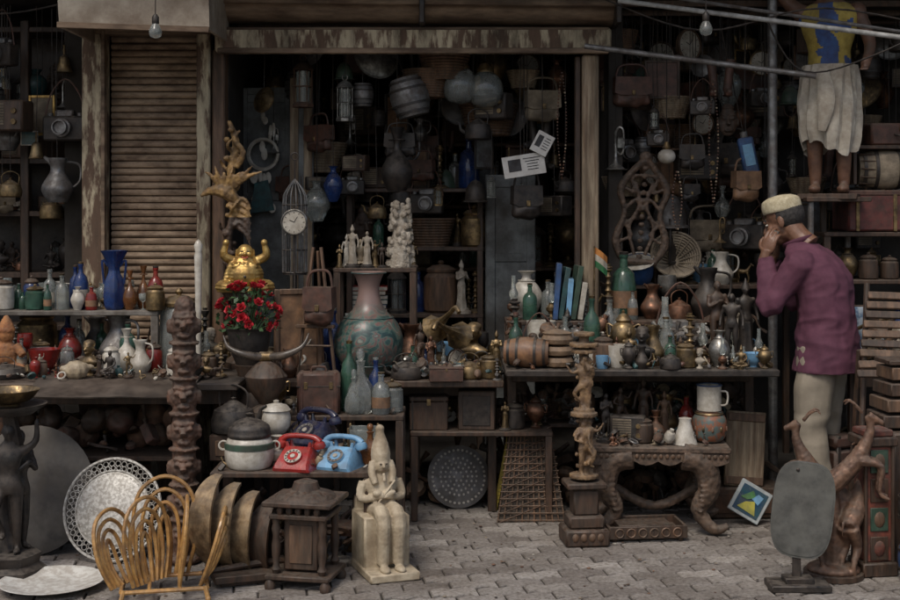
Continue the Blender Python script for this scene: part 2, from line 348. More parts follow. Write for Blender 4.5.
def k_frame(g,m,w):
    h=1;t=.07
    for s in(-1,1):
        g.box((s*(w/2-t/2),0,.5),(t,.06,h),m,bev=.012); g.box((0,.002,.5+s*(.5-t/2)),(w-2*t+.01,.05,t),m,bev=.01)
    g.box((0,.01,.5),(w-2*t,.02,h-2*t),R.choice([teal,canvas,leather,black,steel,tan]),bev=.001)
def k_box(g,m,w):
    g.box((0,0,.42),(w,w*.6,.84),m,bev=.03); g.box((0,0,.93),(w*1.02,w*.62,.14),m,bev=.03)
    g.box((0,-w*.315,.84),(.12,.02,.2),brass,bev=.01)
    for s in(-1,1): g.box((s*w*.42,0,.5),(.06,w*.61,1.01),R.choice([brass,black,m]),bev=.01)
def k_radio(g,m,w):
    g.box((0,0,.5),(w,w*.5,1),m,bev=.06); g.box((-w*.15,-w*.25,.55),(w*.55,.03,.7),canvas,bev=.01)
    for i in range(7): g.box((-w*.15,-w*.262,.28+i*.09),(w*.54,.02,.025),black,bev=.002)
    for z in(.3,.65): g.lathe([(0,0),(.1,0),(.09,.08),(0,.08)],brass,12,Tr(w*.33,-w*.24,z)@Ro(90))
def k_camera(g,m,w):
    g.box((0,0,.4),(w,.45,.8),black,bev=.06); g.box((0,0,.88),(w*.45,.3,.24),steel,bev=.05)
    g.lathe([(0,0),(.3,0),(.3,.2),(.24,.22),(.24,.4),(.2,.4),(.18,.3),(0,.28)],steel,18,Tr(0,-.2,.42)@Ro(90))
    for s in(-1,1): g.lathe([(0,0),(.1,0),(.1,.1),(0,.1)],steel,10,Tr(s*w*.36,0,.8))
    g.tube([(-w/2,0,.7),(-w*.35,0,1.5),(0,0,2),(w*.35,0,1.5),(w/2,0,.7)],.03,leather,5,4)
def k_mask(g,m,w):
    q=G(); q.ball((0,0,.52),(.3,.14,.46),m); q.tube([(0,-.12,.66),(0,-.22,.42)],[.03,.07],m,7); q.ball((0,-.13,.25),(.13,.06,.05),m)
    for s in(-1,1): q.ball((s*.13,-.13,.62),(.08,.04,.04),m); q.ball((s*.31,0,.5),(.04,.05,.13),m)
    q.tube([(-.2,-.1,.73),(0,-.13,.7),(.2,-.1,.73)],.03,m,6,3); q.ball((0,0,.95),(.2,.1,.14),m)
    v,f=blob(q,.022,1,lambda p:.01*sin(p.z*60)*(1 if p.z>.8 else .2)); g.add(v,f,m)
def k_bag(g,m,w):
    q=G(); q.box((0,0,.34),(w*.86,.26,.62),m,bev=.08); q.ball((0,0,.18),(w*.46,.19,.2),m)
    v,f=blob(q,.03,2,lambda p:.03*noise.noise(p*5)); g.add(v,f,m)
    g.prism([(x*1.02,z) for x,z in[(-w*.44,.32),(-w*.3,.27),(w*.3,.27),(w*.44,.32),(w*.42,.70),(-w*.42,.70)]],.35,m)
    g.box((0,-.185,.33),(.08,.03,.12),brass,bev=.01)
    g.tube([(-w*.4,0,.62),(-w*.3,0,.93),(0,0,1.0),(w*.3,0,.95),(w*.4,0,.62)],.025,m,6,4)
def k_boots(g,m,w):
    for s in(-1,1):
        q=G(); q.tube([(0,0,.95),(0,.02,.5),(0,.03,.14)],[.13,.11,.12],m,12,3); q.ball((0,-.12,.09),(.1,.24,.09),m); q.box((0,-.08,.02),(.18,.42,.04),m)
        v,f=blob(q,.03,2); g.add(v,f,m,Tr(s*.15,0,0)@Ro(0,s*6,s*12))
def k_helmet(g,m,w):
    g.lathe(sp([(.5,0),(.5,.2),(.42,.6),(.22,.9)],3)+[(.06,.98),(0,1)],m,20); g.lathe([(.5,0),(.62,-.06),(.62,-.03),(.5,.05)],m,20); g.tube([(-.45,0,0),(-.3,0,-.5),(0,0,-.7),(.3,0,-.5),(.45,0,0)],.02,leather,5,4)
def k_trumpet(g,m,w):
    g.lathe(sp([(.26,0),(.22,.02),(.1,.12),(.05,.3),(.04,.6)],3),m,20); ring(g,(0,0,0),.26,.015,m)
    g.tube([(0,0,.6),(0,0,.85),(.08,0,.98),(.18,0,.9),(.18,0,.45),(.1,0,.35),(.02,0,.42)],.03,m,7,4)
    for i in range(3): g.lathe([(0,0),(.035,0),(.035,.22),(.05,.22),(0,.26)],m,8,Tr(.08+.04*i,-.04,.5))
def k_plate(g,m,w):
    g.lathe([(0,.06),(.3,.06),(.36,.02),(.49,0),(.5,.01),(.38,-.0),(.3,.03),(0,.03)],m,28,Tr(0,0,.5)@Ro(75))
    ring(g,(0,-.02,.5),.26,.012,brass,'y',24)
def k_barrel(g,m,w):
    g.lathe(sp([(.38,0),(.46,.25),(.5,.5),(.46,.75),(.38,1)],3)+[(.33,1),(.33,.96),(0,.96)],m,20,flute=20,fa=.01)
    for z,r in((.1,.43),(.3,.485),(.7,.485),(.9,.43)): g.lathe([(r,z-.03),(r+.015,z-.03),(r+.015,z+.03),(r,z+.03)],black,20)
def k_books(g,m,w):
    z=0
    while z<.9:
        t=R.uniform(.12,.2); c=R.choice([leather,blue,green,red,paper,tan,teal])
        W=w*R.uniform(.8,1); Dp=w*.7; rz=Ro(0,0,R.uniform(-12,12))
        g.box((0,0,z+t/2),(W,Dp,t),c,rz,.01); g.box((.01,-.008,z+t/2),(W*.97,Dp,t*.75),paper,rz,.002); z+=t+.002
def k_basket(g,m,w):
    for i in range(11):
        z=i/10; r=w/2*(.7+.3*z); pts=[(r*(1+.02*(-1)**j)*cos(2*pi*j/24),r*(1+.02*(-1)**j)*sin(2*pi*j/24),z) for j in range(24)]; g.tube(pts,.055,m,5,closed=True)
    g.lathe([(0,.03),(w*.35,.03),(0,.05)],m,20)
    for j in range(12):
        a=2*pi*j/12; g.tube([(w*.35*cos(a),w*.35*sin(a),0),(w*.5*cos(a),w*.5*sin(a),1)],.04,m,5)
def k_vessel_stack(g,m,w):
    z=0
    for i in range(4):
        g.lathe(pr([(.8,z),(1,z+.03),(1,z+.2),(.9,z+.235)],w)+[(0,z+.235)],m,18); z+=.24
    g.tube([(-w*.5,0,.1),(-w*.52,0,.95),(0,0,1.05),(w*.52,0,.95),(w*.5,0,.1)],.02,m,5)
K={'vase':(k_vase,.5,.75),'bottle':(k_bottle,.3,.42),'decanter':(k_decanter,.4,.55),'urn':(k_urn,.5,.65),'bowl':(k_bowl,1.4,2.2),'cup':(k_cup,.8,1.0),'goblet':(k_goblet,.4,.55),
 'candlestick':(k_candlestick,.3,.45),'jar':(k_jar,.55,.8),'jug':(k_jug,.6,.75),'kettle':(k_kettle,.8,1.0),'bell':(k_bell,.6,.8),'oil_lamp':(k_oil_lamp,.35,.45),'lantern':(k_lantern,.4,.5),
 'figurine':(k_figurine,.4,.4),'bust':(k_bust,.5,.5),'boots':(k_boots,.6,.6),'helmet':(k_helmet,1.2,1.2),'horse_statuette':(k_horse,1,1),'elephant_statuette':(k_elephant,1,1),'clock':(k_clock,1,1),'picture_frame':(k_frame,.65,.9),'box':(k_box,1.2,1.8),'radio':(k_radio,1.3,1.7),
 'camera':(k_camera,1.3,1.6),'mask':(k_mask,.6,.6),'handbag':(k_bag,.9,1.1),'trumpet':(k_trumpet,.5,.5),'plate':(k_plate,1,1),'barrel':(k_barrel,1,1),'book_stack':(k_books,1.3,1.7),'basket':(k_basket,1.6,2.2),'tiffin_carrier':(k_vessel_stack,.45,.6)}
def put(kind,m,x,y,z,h,w=None,rz=None,name=None,hang=None,rot=None):
    fn,a,b=K[kind]; g=G(); g.T=Sc(h); fn(g,m,w or R.uniform(a,b)); g.T=Matrix()
    if hang: g.tube([(0,0,h*.96),(R.uniform(-.01,.01),0,(hang-z)*.6),(0,0,hang-z)],.0022,black,4)
    return g.done(name or (LAB.get(m,'old')+'_'+kind),(x,y,z),R.uniform(-40,40) if rz is None else rz,rot)
FLAT=('bowl','cup','box','camera','basket','radio','book_stack','barrel','kettle','horse_statuette','elephant_statuette','clock','bell','helmet')
def fill(x0,x1,y0,y1,z,n,h0,h1,table,occ=None,front_low=True):
    occ=occ if occ is not None else []
    c=0;t=0
    while c<n and t<n*30:
        t+=1
        k,mats=R.choice(table); fy=R.random(); x=R.uniform(x0,x1); y=y0+(y1-y0)*fy
        h=R.uniform(h0,h1)*(.7+.45*fy if front_low else 1)
        w=R.uniform(K[k][1],K[k][2])
        if k in FLAT: h*=.55
        r=h*w*.5
        if any((x-a)**2+(y-b)**2<(r+q)**2*.78 for a,b,q in occ): continue
        occ.append((x,y,r)); put(k,R.choice(mats),x,y,z,h,w); c+=1
    return occ
def heap(name,x0,x1,y0,y1,z,n,s0,s1,mats,layers=2):
    g=G()
    for i in range(n):
        s=R.uniform(s0,s1); x=R.uniform(x0,x1); y=R.uniform(y0,y1); zz_=z+s*.3+R.random()*s*layers*.5; m=R.choice(mats); k=R.randrange(8)
        T=Tr(x,y,zz_)@Ro(R.uniform(-50,50),R.uniform(-50,50),R.uniform(0,360))@Sc(s)
        if k==0: g.T=T; ring(g,(0,0,0),.45,.1,m,seg=10,k=5)
        elif k==1: g.lathe([(0,-.4),(.3,-.4),(.42,0),(.3,.35),(.12,.4),(.16,.6),(0,.6)],m,9,T)
        elif k==2: g.box((0,0,0),(.9,.55,.4),m,T=T,bev=.05)
        elif k==3: g.ball((0,0,0),(.45,.35,.3),m,8,T=T)
        elif k==4: g.tube([(-.7,0,0),(-.2,.1,.1),(.3,-.1,0),(.8,0,.1)],[.08,.12,.06,.12],m,5,T=T)
        elif k==5: g.lathe([(.45,0),(.4,.25),(.2,.3),(0,.3)],m,10,T)
        elif k==6:
            v,f=FIG[R.choice(('sit','pray'))] if n<120 else ([],[])
            if v: g.add(v,f,m,Tr(x,y,z)@Ro(0,0,R.uniform(0,360))@Sc(s*1.5))
            else: g.lathe([(0,-.5),(.2,-.45),(.08,-.2),(.25,0),(.1,.3),(.2,.5),(0,.55)],m,8,T)
        else: g.lathe([(0,-.6),(.12,-.6),(.06,-.2),(.18,0),(.07,.2),(.15,.7),(0,.75)],m,8,T)
        g.T=Matrix()
    return g.done(name)
HM=[brass,copper,silver,black,dwood,mwood,steel,cream,white,rust,leather,teal,black,dwood]
met=[brass,silver,copper,black,steel,black]
T_GLASS=[('bottle',[gblue,gclear,ggreen,gamber]),('bottle',[gclear,ggreen]),('decanter',[gclear,gamber]),('vase',[gred,gamber,gclear,white]),('goblet',[gclear,gred]),('jar',[gclear,white]),('oil_lamp',[brass]),('jug',[gclear,white])]
T_MIX=[('vase',met+[white,teal,cream]),('urn',met),('figurine',[brass,black,dwood,mwood,white]),('figurine',[brass,dwood,copper,marble]),('bust',[black,marble,brass,dwood]),('candlestick',met+[dwood]),('jar',[white,cream,brass,mwood]),('jug',met+[white]),('bell',[brass]),('oil_lamp',[brass,copper]),('bottle',[gclear,ggreen,gblue]),('bowl',met+[white]),('box',[mwood,dwood,leather]),('clock',[brass,black]),('camera',[black]),('kettle',[black,copper,steel]),('cup',[white,cream,lblue]),('goblet',met),('elephant_statuette',[dwood,black,brass]),('horse_statuette',[brass,dwood]),('lantern',[brass,rust])]
T_FIG=[('figurine',[brass,black,dwood,mwood,copper]),('bust',[black,marble,dwood]),('candlestick',[brass,silver,black]),('bottle',[gclear,ggreen]),('horse_statuette',[brass,dwood,black]),('elephant_statuette',[dwood,black,brass]),('urn',[brass,silver,black]),('jug',[silver,black]),('oil_lamp',[brass]),('mask',[mwood,dwood]),('vase',[black,teal,white])]
T_DARK=[('vase',[brass,black,teal,dwood]),('urn',[brass,black]),('figurine',[brass,dwood,black,marble]),('bust',[marble,dwood,black]),('jar',[mwood,brass,dwood]),('box',[dwood,leather,mwood]),('radio',[dwood,mwood]),('clock',[brass,dwood]),('lantern',[black,rust]),('bottle',[gclear,gblue,ggreen]),('kettle',[black,copper]),('picture_frame',[dwood,gold,mwood]),('candlestick',[brass]),('book_stack',[paper]),('mask',[dwood]),('basket',[mwood])]
T_HANG=[('lantern',[black,rust,brass,gclear]),('camera',[black]),('camera',[black]),('handbag',[leather,tan,black,canvas]),('handbag',[leather,black]),('boots',[leather,black]),('helmet',[white,green,black,steel]),('trumpet',[brass,silver]),('picture_frame',[dwood,mwood,gold,black]),('plate',[steel,black]),('clock',[brass,black,mwood]),('kettle',[black,brass]),('bell',[brass]),('plate',[brass,silver]),('basket',[mwood,pwood]),('vase',[brass,gclear,copper]),('jug',[steel,brass]),('box',[leather,steel,dwood]),('barrel',[steel,black]),('radio',[dwood,black])]

# ---------------- GROUND & PAVEMENT ----------------
asph=M('ground_mat',(.11,.10,.09),(.06,.055,.05),.9,sc=6,bdist=.01,dust=0)
g=G(); g.add([(-300,-300,0),(300,-300,0),(300,300,0),(-300,300,0)],[(0,1,2,3)],asph); g.done('ground',(0,0,-.025))
pav=D.materials.new('paver_concrete'); pav.use_nodes=True
nt=pav.node_tree;N=nt.nodes;L=nt.links;b=N['Principled BSDF']
at=N.new('ShaderNodeAttribute'); at.attribute_name='rnd'
tc=N.new('ShaderNodeTexCoord')
r1=N.new('ShaderNodeValToRGB'); e=r1.color_ramp.elements; e[0].color=(.225,.200,.178,1); e[1].color=(.41,.38,.345,1)
mid=e.new(.5); mid.color=(.315,.29,.262,1); L.new(at.outputs['Fac'],r1.inputs[0])
nA=N.new('ShaderNodeTexNoise'); nA.inputs['Scale'].default_value=1.5; nA.inputs['Detail'].default_value=9; nA.inputs['Roughness'].default_value=.72; L.new(tc.outputs['Object'],nA.inputs[0])
rA=N.new('ShaderNodeValToRGB'); rA.color_ramp.elements[0].position=.32; rA.color_ramp.elements[1].position=.60; rA.color_ramp.elements[0].color=(.50,.46,.42,1); rA.color_ramp.elements[1].color=(1,1,1,1); L.new(nA.outputs[0],rA.inputs[0])
mx=N.new('ShaderNodeMixRGB'); mx.blend_type='MULTIPLY'; mx.inputs[0].default_value=1; L.new(r1.outputs[0],mx.inputs[1]); L.new(rA.outputs[0],mx.inputs[2])
nB=N.new('ShaderNodeTexNoise'); nB.inputs['Scale'].default_value=55; nB.inputs['Detail'].default_value=6; nB.inputs['Roughness'].default_value=.7; L.new(tc.outputs['Object'],nB.inputs[0])
rB=N.new('ShaderNodeValToRGB'); rB.color_ramp.elements[0].position=.36; rB.color_ramp.elements[1].position=.58; rB.color_ramp.elements[0].color=(.52,.49,.45,1); rB.color_ramp.elements[1].color=(1,1,1,1); L.new(nB.outputs[0],rB.inputs[0])
mx2=N.new('ShaderNodeMixRGB'); mx2.blend_type='MULTIPLY'; mx2.inputs[0].default_value=1; L.new(mx.outputs[0],mx2.inputs[1]); L.new(rB.outputs[0],mx2.inputs[2])
L.new(mx2.outputs[0],b.inputs['Base Color']); b.inputs['Roughness'].default_value=.78
bp=N.new('ShaderNodeBump'); bp.inputs['Distance'].default_value=.006; bp.inputs['Strength'].default_value=.7; L.new(nB.outputs[0],bp.inputs['Height']); L.new(bp.outputs[0],b.inputs['Normal'])
V=[];F=[];RN=[]
PL,PW=.20,.10
def zz(t):
    t=(t/(PL/2))%1; return (.016 if .18<t<.58 else (.016*t/.18 if t<=.18 else (.016*(1-(t-.58)/.18) if t<.76 else 0)))
ca,sa=cos(radians(9)),sin(radians(9))
for j in range(-50,62):
    for i in range(-28,29):
        x0=i*PL+(PL/2 if j%2 else 0); y0=j*PW
        cx,cy=x0*ca-y0*sa,x0*sa+y0*ca+4.2
        if not(-4.5<cx<4.5 and 1.5<cy<7.25): continue
        gp=.004; ts=[0,.18,.29,.38,.5,.68,.79,.88,1]
        lo=[(x0+min(max(t*PL,gp),PL-gp),y0+gp+zz(t*PL)) for t in ts]; hi=[(a,b_+PW-2*gp) for a,b_ in reversed(lo)]
        o=lo+hi; cxx=sum(a for a,_ in o)/len(o); cyy=sum(b_ for _,b_ in o)/len(o)
        dz=R.uniform(-.003,.002); tx=R.uniform(-.018,.018); ty=R.uniform(-.02,.02); n=len(o); bs=len(V)
        for k,(zl,s) in enumerate(((-.03,1),(-.005,1),(0,.955))):
            for a,b_ in o:
                u=cxx+(a-cxx)*s; w=cyy+(b_-cyy)*(s if s==1 else .92)
                V.append((u*ca-w*sa,u*sa+w*ca+4.2,zl+dz+tx*(u-cxx)+ty*(w-cyy)))
        rr=R.random()
        for k in range(2):
            for q in range(n): F.append((bs+k*n+q,bs+k*n+(q+1)%n,bs+(k+1)*n+(q+1)%n,bs+(k+1)*n+q)); RN.append(rr*.5)
        F.append(tuple(range(bs+2*n,bs+3*n))); RN.append(rr)
me=D.meshes.new('pavement'); me.from_pydata(V,[],F); me.materials.append(pav)
a_=me.attributes.new('rnd','FLOAT','FACE'); a_.data.foreach_set('value',RN)
ob=D.objects.new('pavement',me); COL.objects.link(ob)
sand=M('joint_sand',(.07,.06,.05),(.035,.03,.025),.95,sc=30,dust=0)
g=G(); g.add([(-6,0,0),(6,0,0),(6,8,0),(-6,8,0)],[(0,1,2,3)],sand); g.done('pavement_bedding',(0,0,-.010))
g=G()
for i in range(150):
    x=R.uniform(-.1,2.3) if i%3 else R.uniform(-2.2,2.2); y=R.uniform(5.1,6.9); s=R.uniform(.003,.010)
    g.ball((x,y,.003),(s,s*.8,s*.45),R.choice([paper,rust,terra,leather,canvas,black]),6)
for i in range(14):
    x,y=R.uniform(-.1,1.4),R.uniform(5.3,6.9); a=R.uniform(0,6); s=R.uniform(.012,.025)
    g.add([(x,y,.004),(x+s*cos(a),y+s*sin(a),.009),(x+s*1.2*cos(a+.8),y+s*1.2*sin(a+.8),.005),(x+s*.8*cos(a+1.5),y+s*.8*sin(a+1.5),.011)],[(0,1,2,3)],R.choice([paper,canvas,tan]))
g.done('street_litter')
# ---------------- BUILDING ----------------
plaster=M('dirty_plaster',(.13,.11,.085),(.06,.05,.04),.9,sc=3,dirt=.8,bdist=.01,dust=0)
darkwall=M('dark_wall',(.05,.043,.036),(.022,.019,.016),.9,sc=4,dirt=.7,dust=0)  # very dark wall colour with mottled noise
shut=M('shutter_paint',(.40,.285,.18),(.26,.175,.11),.7,sc=5,stretch=(1,1,2.2),dirt=.75,dirtc=(.07,.04,.025),contrast=.15,dsc=1.1,dust=.3)
peel=M('peeling_paint',(.50,.42,.28),(.12,.07,.042),.8,sc=9,stretch=(2,2,.5),dirt=.65,contrast=.05,bdist=.01,dust=.2)
rustp=M('rusty_shutter',(.30,.21,.135),(.115,.07,.043),.75,.1,sc=6,stretch=(.5,2,2),dirt=.6,dust=.3)
B=G()
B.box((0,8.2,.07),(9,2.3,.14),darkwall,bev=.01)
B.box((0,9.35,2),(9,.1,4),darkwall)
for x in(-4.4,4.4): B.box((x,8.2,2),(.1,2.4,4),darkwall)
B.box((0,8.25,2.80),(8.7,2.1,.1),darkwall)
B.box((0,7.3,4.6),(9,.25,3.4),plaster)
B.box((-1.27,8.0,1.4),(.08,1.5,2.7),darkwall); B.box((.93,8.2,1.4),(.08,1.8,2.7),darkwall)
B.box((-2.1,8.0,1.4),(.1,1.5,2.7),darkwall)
ob=B.done('shop_building')
def child(o,p): o.parent=p
shop=ob
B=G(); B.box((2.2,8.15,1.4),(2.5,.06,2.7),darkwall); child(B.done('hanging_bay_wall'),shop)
B=G(); z=.15
while z<2.52:
    pts=[(y_*1.0,zz_) for y_,zz_ in((0,0),(-.012,.004),(-.017,.013),(-.016,.024),(-.009,.033),(0,.036))]
    v=[];n=len(pts); jx=R.uniform(-.002,.002)
    for x in(-1.872,-1.63,-1.388):
        for y_,q in pts: v.append((x,7.2+y_+jx+(R.uniform(-.002,.002) if x==-1.63 else 0),z+q))
    B.add(v,[(i+n*k,i+1+n*k,n+i+1+n*k,n+i+n*k) for i in range(n-1) for k in(0,1)],shut); z+=.0385
B.box((-1.63,7.23,1.35),(.49,.03,2.5),black)
child(B.done('roller_shutter'),shop)
B=G()
B.box((-1.94,7.12,1.35),(.125,.11,2.45),peel,bev=.008); B.box((-1.885,7.08,1.35),(.02,.05,2.4),rustp)
B.box((-1.343,7.12,1.35),(.075,.10,2.45),peel,bev=.008); B.box((-1.262,7.14,1.3),(.07,.12,2.3),mwood,bev=.01)
B.box((-1.63,7.12,2.552),(.7,.12,.045),rustp,bev=.006)
B.box((.765,7.12,1.28),(.09,.1,2.28),pwood,bev=.01); B.box((.70,7.14,1.28),(.03,.06,2.27),dwood,bev=.005)
B.box((-.2,7.10,2.495),(2.15,.12,.13),peel,bev=.01); B.box((-.2,7.05,2.437),(2.12,.03,.03),rustp,bev=.004); B.box((-.2,7.055,2.555),(2.12,.03,.02),rustp,bev=.004)
child(B.done('door_frame'),shop)
B=G()
for i in range(9):
    a=radians(-20+i*16); B.tube([(-1.25,7.13-.20*cos(a)*.9,2.62+.14+.18*sin(a)),(.92,7.13-.20*cos(a)*.9,2.60+.14+.18*sin(a))],.019,rustp,8)
B.tube([(-1.25,7.13,2.76),(.92,7.13,2.74)],.165,rustp,20)
for x in(-1.24,-.15,.9): B.box((x,7.06,2.74),(.03,.3,.34),black,bev=.005)
child(B.done('rolled_shutter_drum'),shop)
hood=M('hood_sheet',(.46,.40,.31),(.28,.23,.17),.75,sc=5,dirt=.6,dirtc=(.10,.06,.04),dust=0)
B=G(); B.prism([(-1.95,2.50),(-1.20,2.475),(-1.21,2.82),(-1.97,2.82)],.03,hood,Tr(0,6.5,0)); B.box((-1.58,6.82,2.83),(.78,.66,.03),hood)
B.box((-1.58,6.484,2.487),(.76,.02,.03),rustp,Ro(0,1.9,0)); 
for x in(-1.94,-1.22): B.box((x,6.82,2.65),(.02,.6,.33),hood)
child(B.done('shutter_hood'),shop)
B=G()
v=[];f=[]
for i in range(61):
    x=-4.4+8.8*i/60; dz=.015*cos(i*pi)
    v+=[(x,7.15,3.30+dz),(x,6.15,3.06+dz)]
for i in range(60): f.append((2*i,2*i+1,2*i+3,2*i+2))
B.add(v,f,rustp); 
for x in(-4.2,-2.1,0,2.1,4.2): B.tube([(x,7.15,3.25),(x,6.2,3.02)],.02,black,6)
child(B.done('added_shade_awning'),shop)  # unseen awning, added above the view to block sky light and darken the shop
greyd=M('grey_door_paint',(.17,.18,.175),(.09,.095,.09),.7,sc=6,dirt=.75,dirtc=(.045,.037,.03),contrast=.08,dust=0)
def door(x,y,w,z0,z1,rz,name,extra=None):
    g=G(); h=z1-z0; g.box((0,0,h/2),(w,.035,h),greyd,bev=.004)
    for s in(-1,1): g.box((s*(w/2-.03),-.022,h/2),(.05,.014,h-.01),pwood if extra else greyd)
    for q in(.03,.4,.7,.97): g.box((0,-.021,h*q),(w-.11,.012,.05),greyd)
    child(g.done(name,(x,y,z0),rz),shop)
door(-1.09,7.75,.34,.14,2.3,-8,'folded_door')
door(-.87,7.62,.14,.14,2.35,0,'door_stile',1)
door(.36,7.75,.30,.14,1.78,6,'folded_door')
g=G()
for i in range(14):
    g.ball((R.uniform(-.07,.07),-.03,R.uniform(-.28,.28)),(R.uniform(.01,.03),.003,R.uniform(.02,.05)),paper,8)
ring(g,(0,-.03,.05),.09,.012,paper,'y',18); g.prism([(-.08,-.3),(.07,-.28),(.03,-.1),(-.05,-.12)],.006,teal,Tr(0,-.03,0))
g.done('painted_poster',(-1.1,7.71,1.85),-8)
def shelf(x0,x1,y0,y1,zs,name,m=dwood,legs=True):
    g=G()
    for z in zs: g.box(((x0+x1)/2,(y0+y1)/2,z-.012),(x1-x0,y1-y0,.024),m,bev=.004)
    if legs:
        for x in(x0+.02,x1-.02):
            for y in(y0+.02,y1-.02): g.box((x,y,(max(zs)-.02)/2),(.035,.035,max(zs)-.026),m)
    return g.done(name)
shelf(-1.15,.86,8.35,8.7,[.8,1.2,1.6,2.0],'display_shelf',mwood)
for z in(.8,1.2,1.6,2.0): fill(-1.1,.82,8.42,8.62,z,13,.24,.38,T_DARK,front_low=False)
shelf(-.62,.2,7.75,8.0,[.95,1.35,1.7],'display_shelf',dwood)
for z in(.95,1.35,1.7): fill(-.58,.16,7.8,7.95,z,7,.2,.32,T_DARK,front_low=False)
g=G()
for y in(7.35,7.7,8.1): g.tube([(-1.2,y,2.62),(.88,y,2.62)],.018,dwood,6)
for y in(7.1,7.45,7.8): g.tube([(.92,y,2.70),(3.3,y,2.70)],.018,dwood,6)
g.done('hanging_rail')
def hangfill(n,x0,x1,y0,y1,z0,z1,top,h0=.13,h1=.28,gap=.09):
    pl=[];c=0;t=0
    while c<n and t<n*30:
        t+=1; x,y,z=R.uniform(x0,x1),R.uniform(y0,y1),R.uniform(z0,z1)
        if any((x-a)**2+(z-b_)**2<gap**2 or ((x-a)**2+(z-b_)**2<(gap*1.6)**2 and abs(y-q_)<.12) for a,q_,b_ in pl): continue
        pl.append((x,y,z)); c+=1
        k,ms=R.choice(T_HANG); h=R.uniform(h0,h1)
        put(k,R.choice(ms),x,y,z,h*(.6 if k in FLAT else 1),hang=top,rz=R.uniform(-50,50))
hangfill(85,-1.1,.66,7.35,8.2,1.5,2.42,2.62,.12,.30,.075)
put('lantern',silver,-.59,7.3,2.07,.26,.4,name='crystal_pendant_lamp',hang=2.62)
put('barrel',steel,-.20,7.3,2.10,.22,.5,0,name='metal_canister',hang=2.62,rot=(0,radians(-14),0))
for x,z in((.06,2.17),(.20,2.15)):
    g=G(); g.lathe(sp([(0,0),(.07,.02),(.10,.09),(.085,.16),(.045,.2)],3),gclear,20,flute=12,fa=.03); g.lathe([(.05,.2),(.05,.215),(.03,.25),(0,.26)],brass,14); g.tube([(0,0,.25),(0,0,2.62-z)],.003,black,5)
    g.done('glass_pendant_shade',(x,7.35,z))
def card(x,y,z,w,h,ry,name,hang):
    g=G(); g.box((0,0,0),(w,.008,h),M('white_card',(.62,.61,.57),(.52,.50,.46),.7,dirt=.25,dirtc=(.25,.2,.15),bump=0,dust=0),Ro(0,ry,0),.002)
    T=Ro(0,ry,0); m=M('print_ink',(.06,.06,.065),(.03,.03,.03),.7,bump=0,dust=0)
    g.box((-w*.22,-.0055,h*.05),(w*.3,.002,h*.55),m,T=T,bev=.0005)
    for i in range(5): g.box((w*.2,-.0055,h*(.3-.13*i)),(w*R.uniform(.25,.42),.002,h*.035),m,T=T,bev=.0005)
    g.tube([(0,0,h*.4),(0,0,hang-z)],.0025,black,4); g.done(name,(x,y,z))
card(.41,7.2,1.82,.235,.12,-9,'framed_certificate',2.62); card(.51,7.18,1.94,.10,.12,28,'framed_certificate',2.62)
put('handbag',black,.43,7.3,1.52,.27,.7,10,name='black_satchel',hang=2.62)
put('handbag',canvas,.53,7.45,2.08,.25,.9,10,name='cloth_bag',hang=2.62)
put('vase',gblue,-.66,7.35,1.62,.20,.55,name='blue_glass_lamp',hang=2.62); put('vase',black,-.30,7.35,1.68,.36,.5,name='iron_lamp',hang=2.62)
# ---------------- left bay cabinets ----------------
g=G()
for x in(-2.75,-2.42,-2.08):
    g.box((x,7.42,1.4),(.05,.06,2.5),dwood,bev=.006)
for z in(.9,1.2,1.55,1.85,2.15,2.6): g.box((-2.42,7.55,z),(.72,.3,.03),dwood)
g.box((-2.42,7.72,1.4),(.8,.02,2.5),black); g.done('wooden_display_cabinet')
for z in(1.22,1.57,1.87,2.17): fill(-2.7,-2.1,7.48,7.64,z,10,.14,.24,T_DARK,front_low=False)
hangfill(16,-2.7,-2.05,7.1,7.35,1.5,2.4,2.7,.14,.3,.1)
put('picture_frame',paper,-2.33,7.2,1.93,.08,1.2,0,name='price_card')
# ---------------- LEFT TABLE ----------------
tblm=M('tin_sheet',(.095,.085,.075),(.038,.033,.03),.5,.5,sc=5,dirt=.5,dirtc=(.10,.055,.03),dust=.35)
ZT=.776
def table(name,x0,x1,y0,y1,z,m,leg=dwood,th=.035,apron=.08,inset=.05):
    g=G(); g.box(((x0+x1)/2,(y0+y1)/2,z-th/2),(x1-x0,y1-y0,th),m,bev=.006)
    for x in(x0+.05,x1-.05):
        for y in(y0+inset,y1-.05): g.box((x,y,(z-th)/2),(.045,.045,z-th),leg)
    for y in(y0+inset-.02,y1-.03): g.box(((x0+x1)/2,y,z-th-apron/2),(x1-x0-.1,.02,apron),leg)
    return g.done(name)
table('display_table',-2.9,-.98,6.0,7.05,ZT,tblm,inset=.15)
g=G(); v=[];f=[]
for i in range(13):
    for j in range(5):
        x=-1.92+.75*i/12; y=5.82+.45*j/4
        v.append((x,y,ZT+.004+(.0 if j>2 else -.025*(2-j))+.012*noise.noise(Vector((x*5,y*5,0)))+.008))
for i in range(12):
    for j in range(4): a=i*5+j; f.append((a,a+1,a+6,a+5))
g.add(v,f,tblm); v2=[(x,y,z-.004) for x,y,z in v]; g.add(v2,f,tblm); g.done('tin_sheet_cover')
shelf(-2.75,-1.46,6.5,6.82,[1.07],'bottle_shelf',M('whitewashed_board',(.22,.20,.175),(.10,.085,.07),.8,sc=12,dirt=.7),legs=True)
occ=[]
def spec(lst,occ):
    for (k,m,x,y,z,h,w,*nm) in lst:
        occ.append((x,y,h*w*.5)); put(k,m,x,y,z,h,w,name=nm[0] if nm else None)
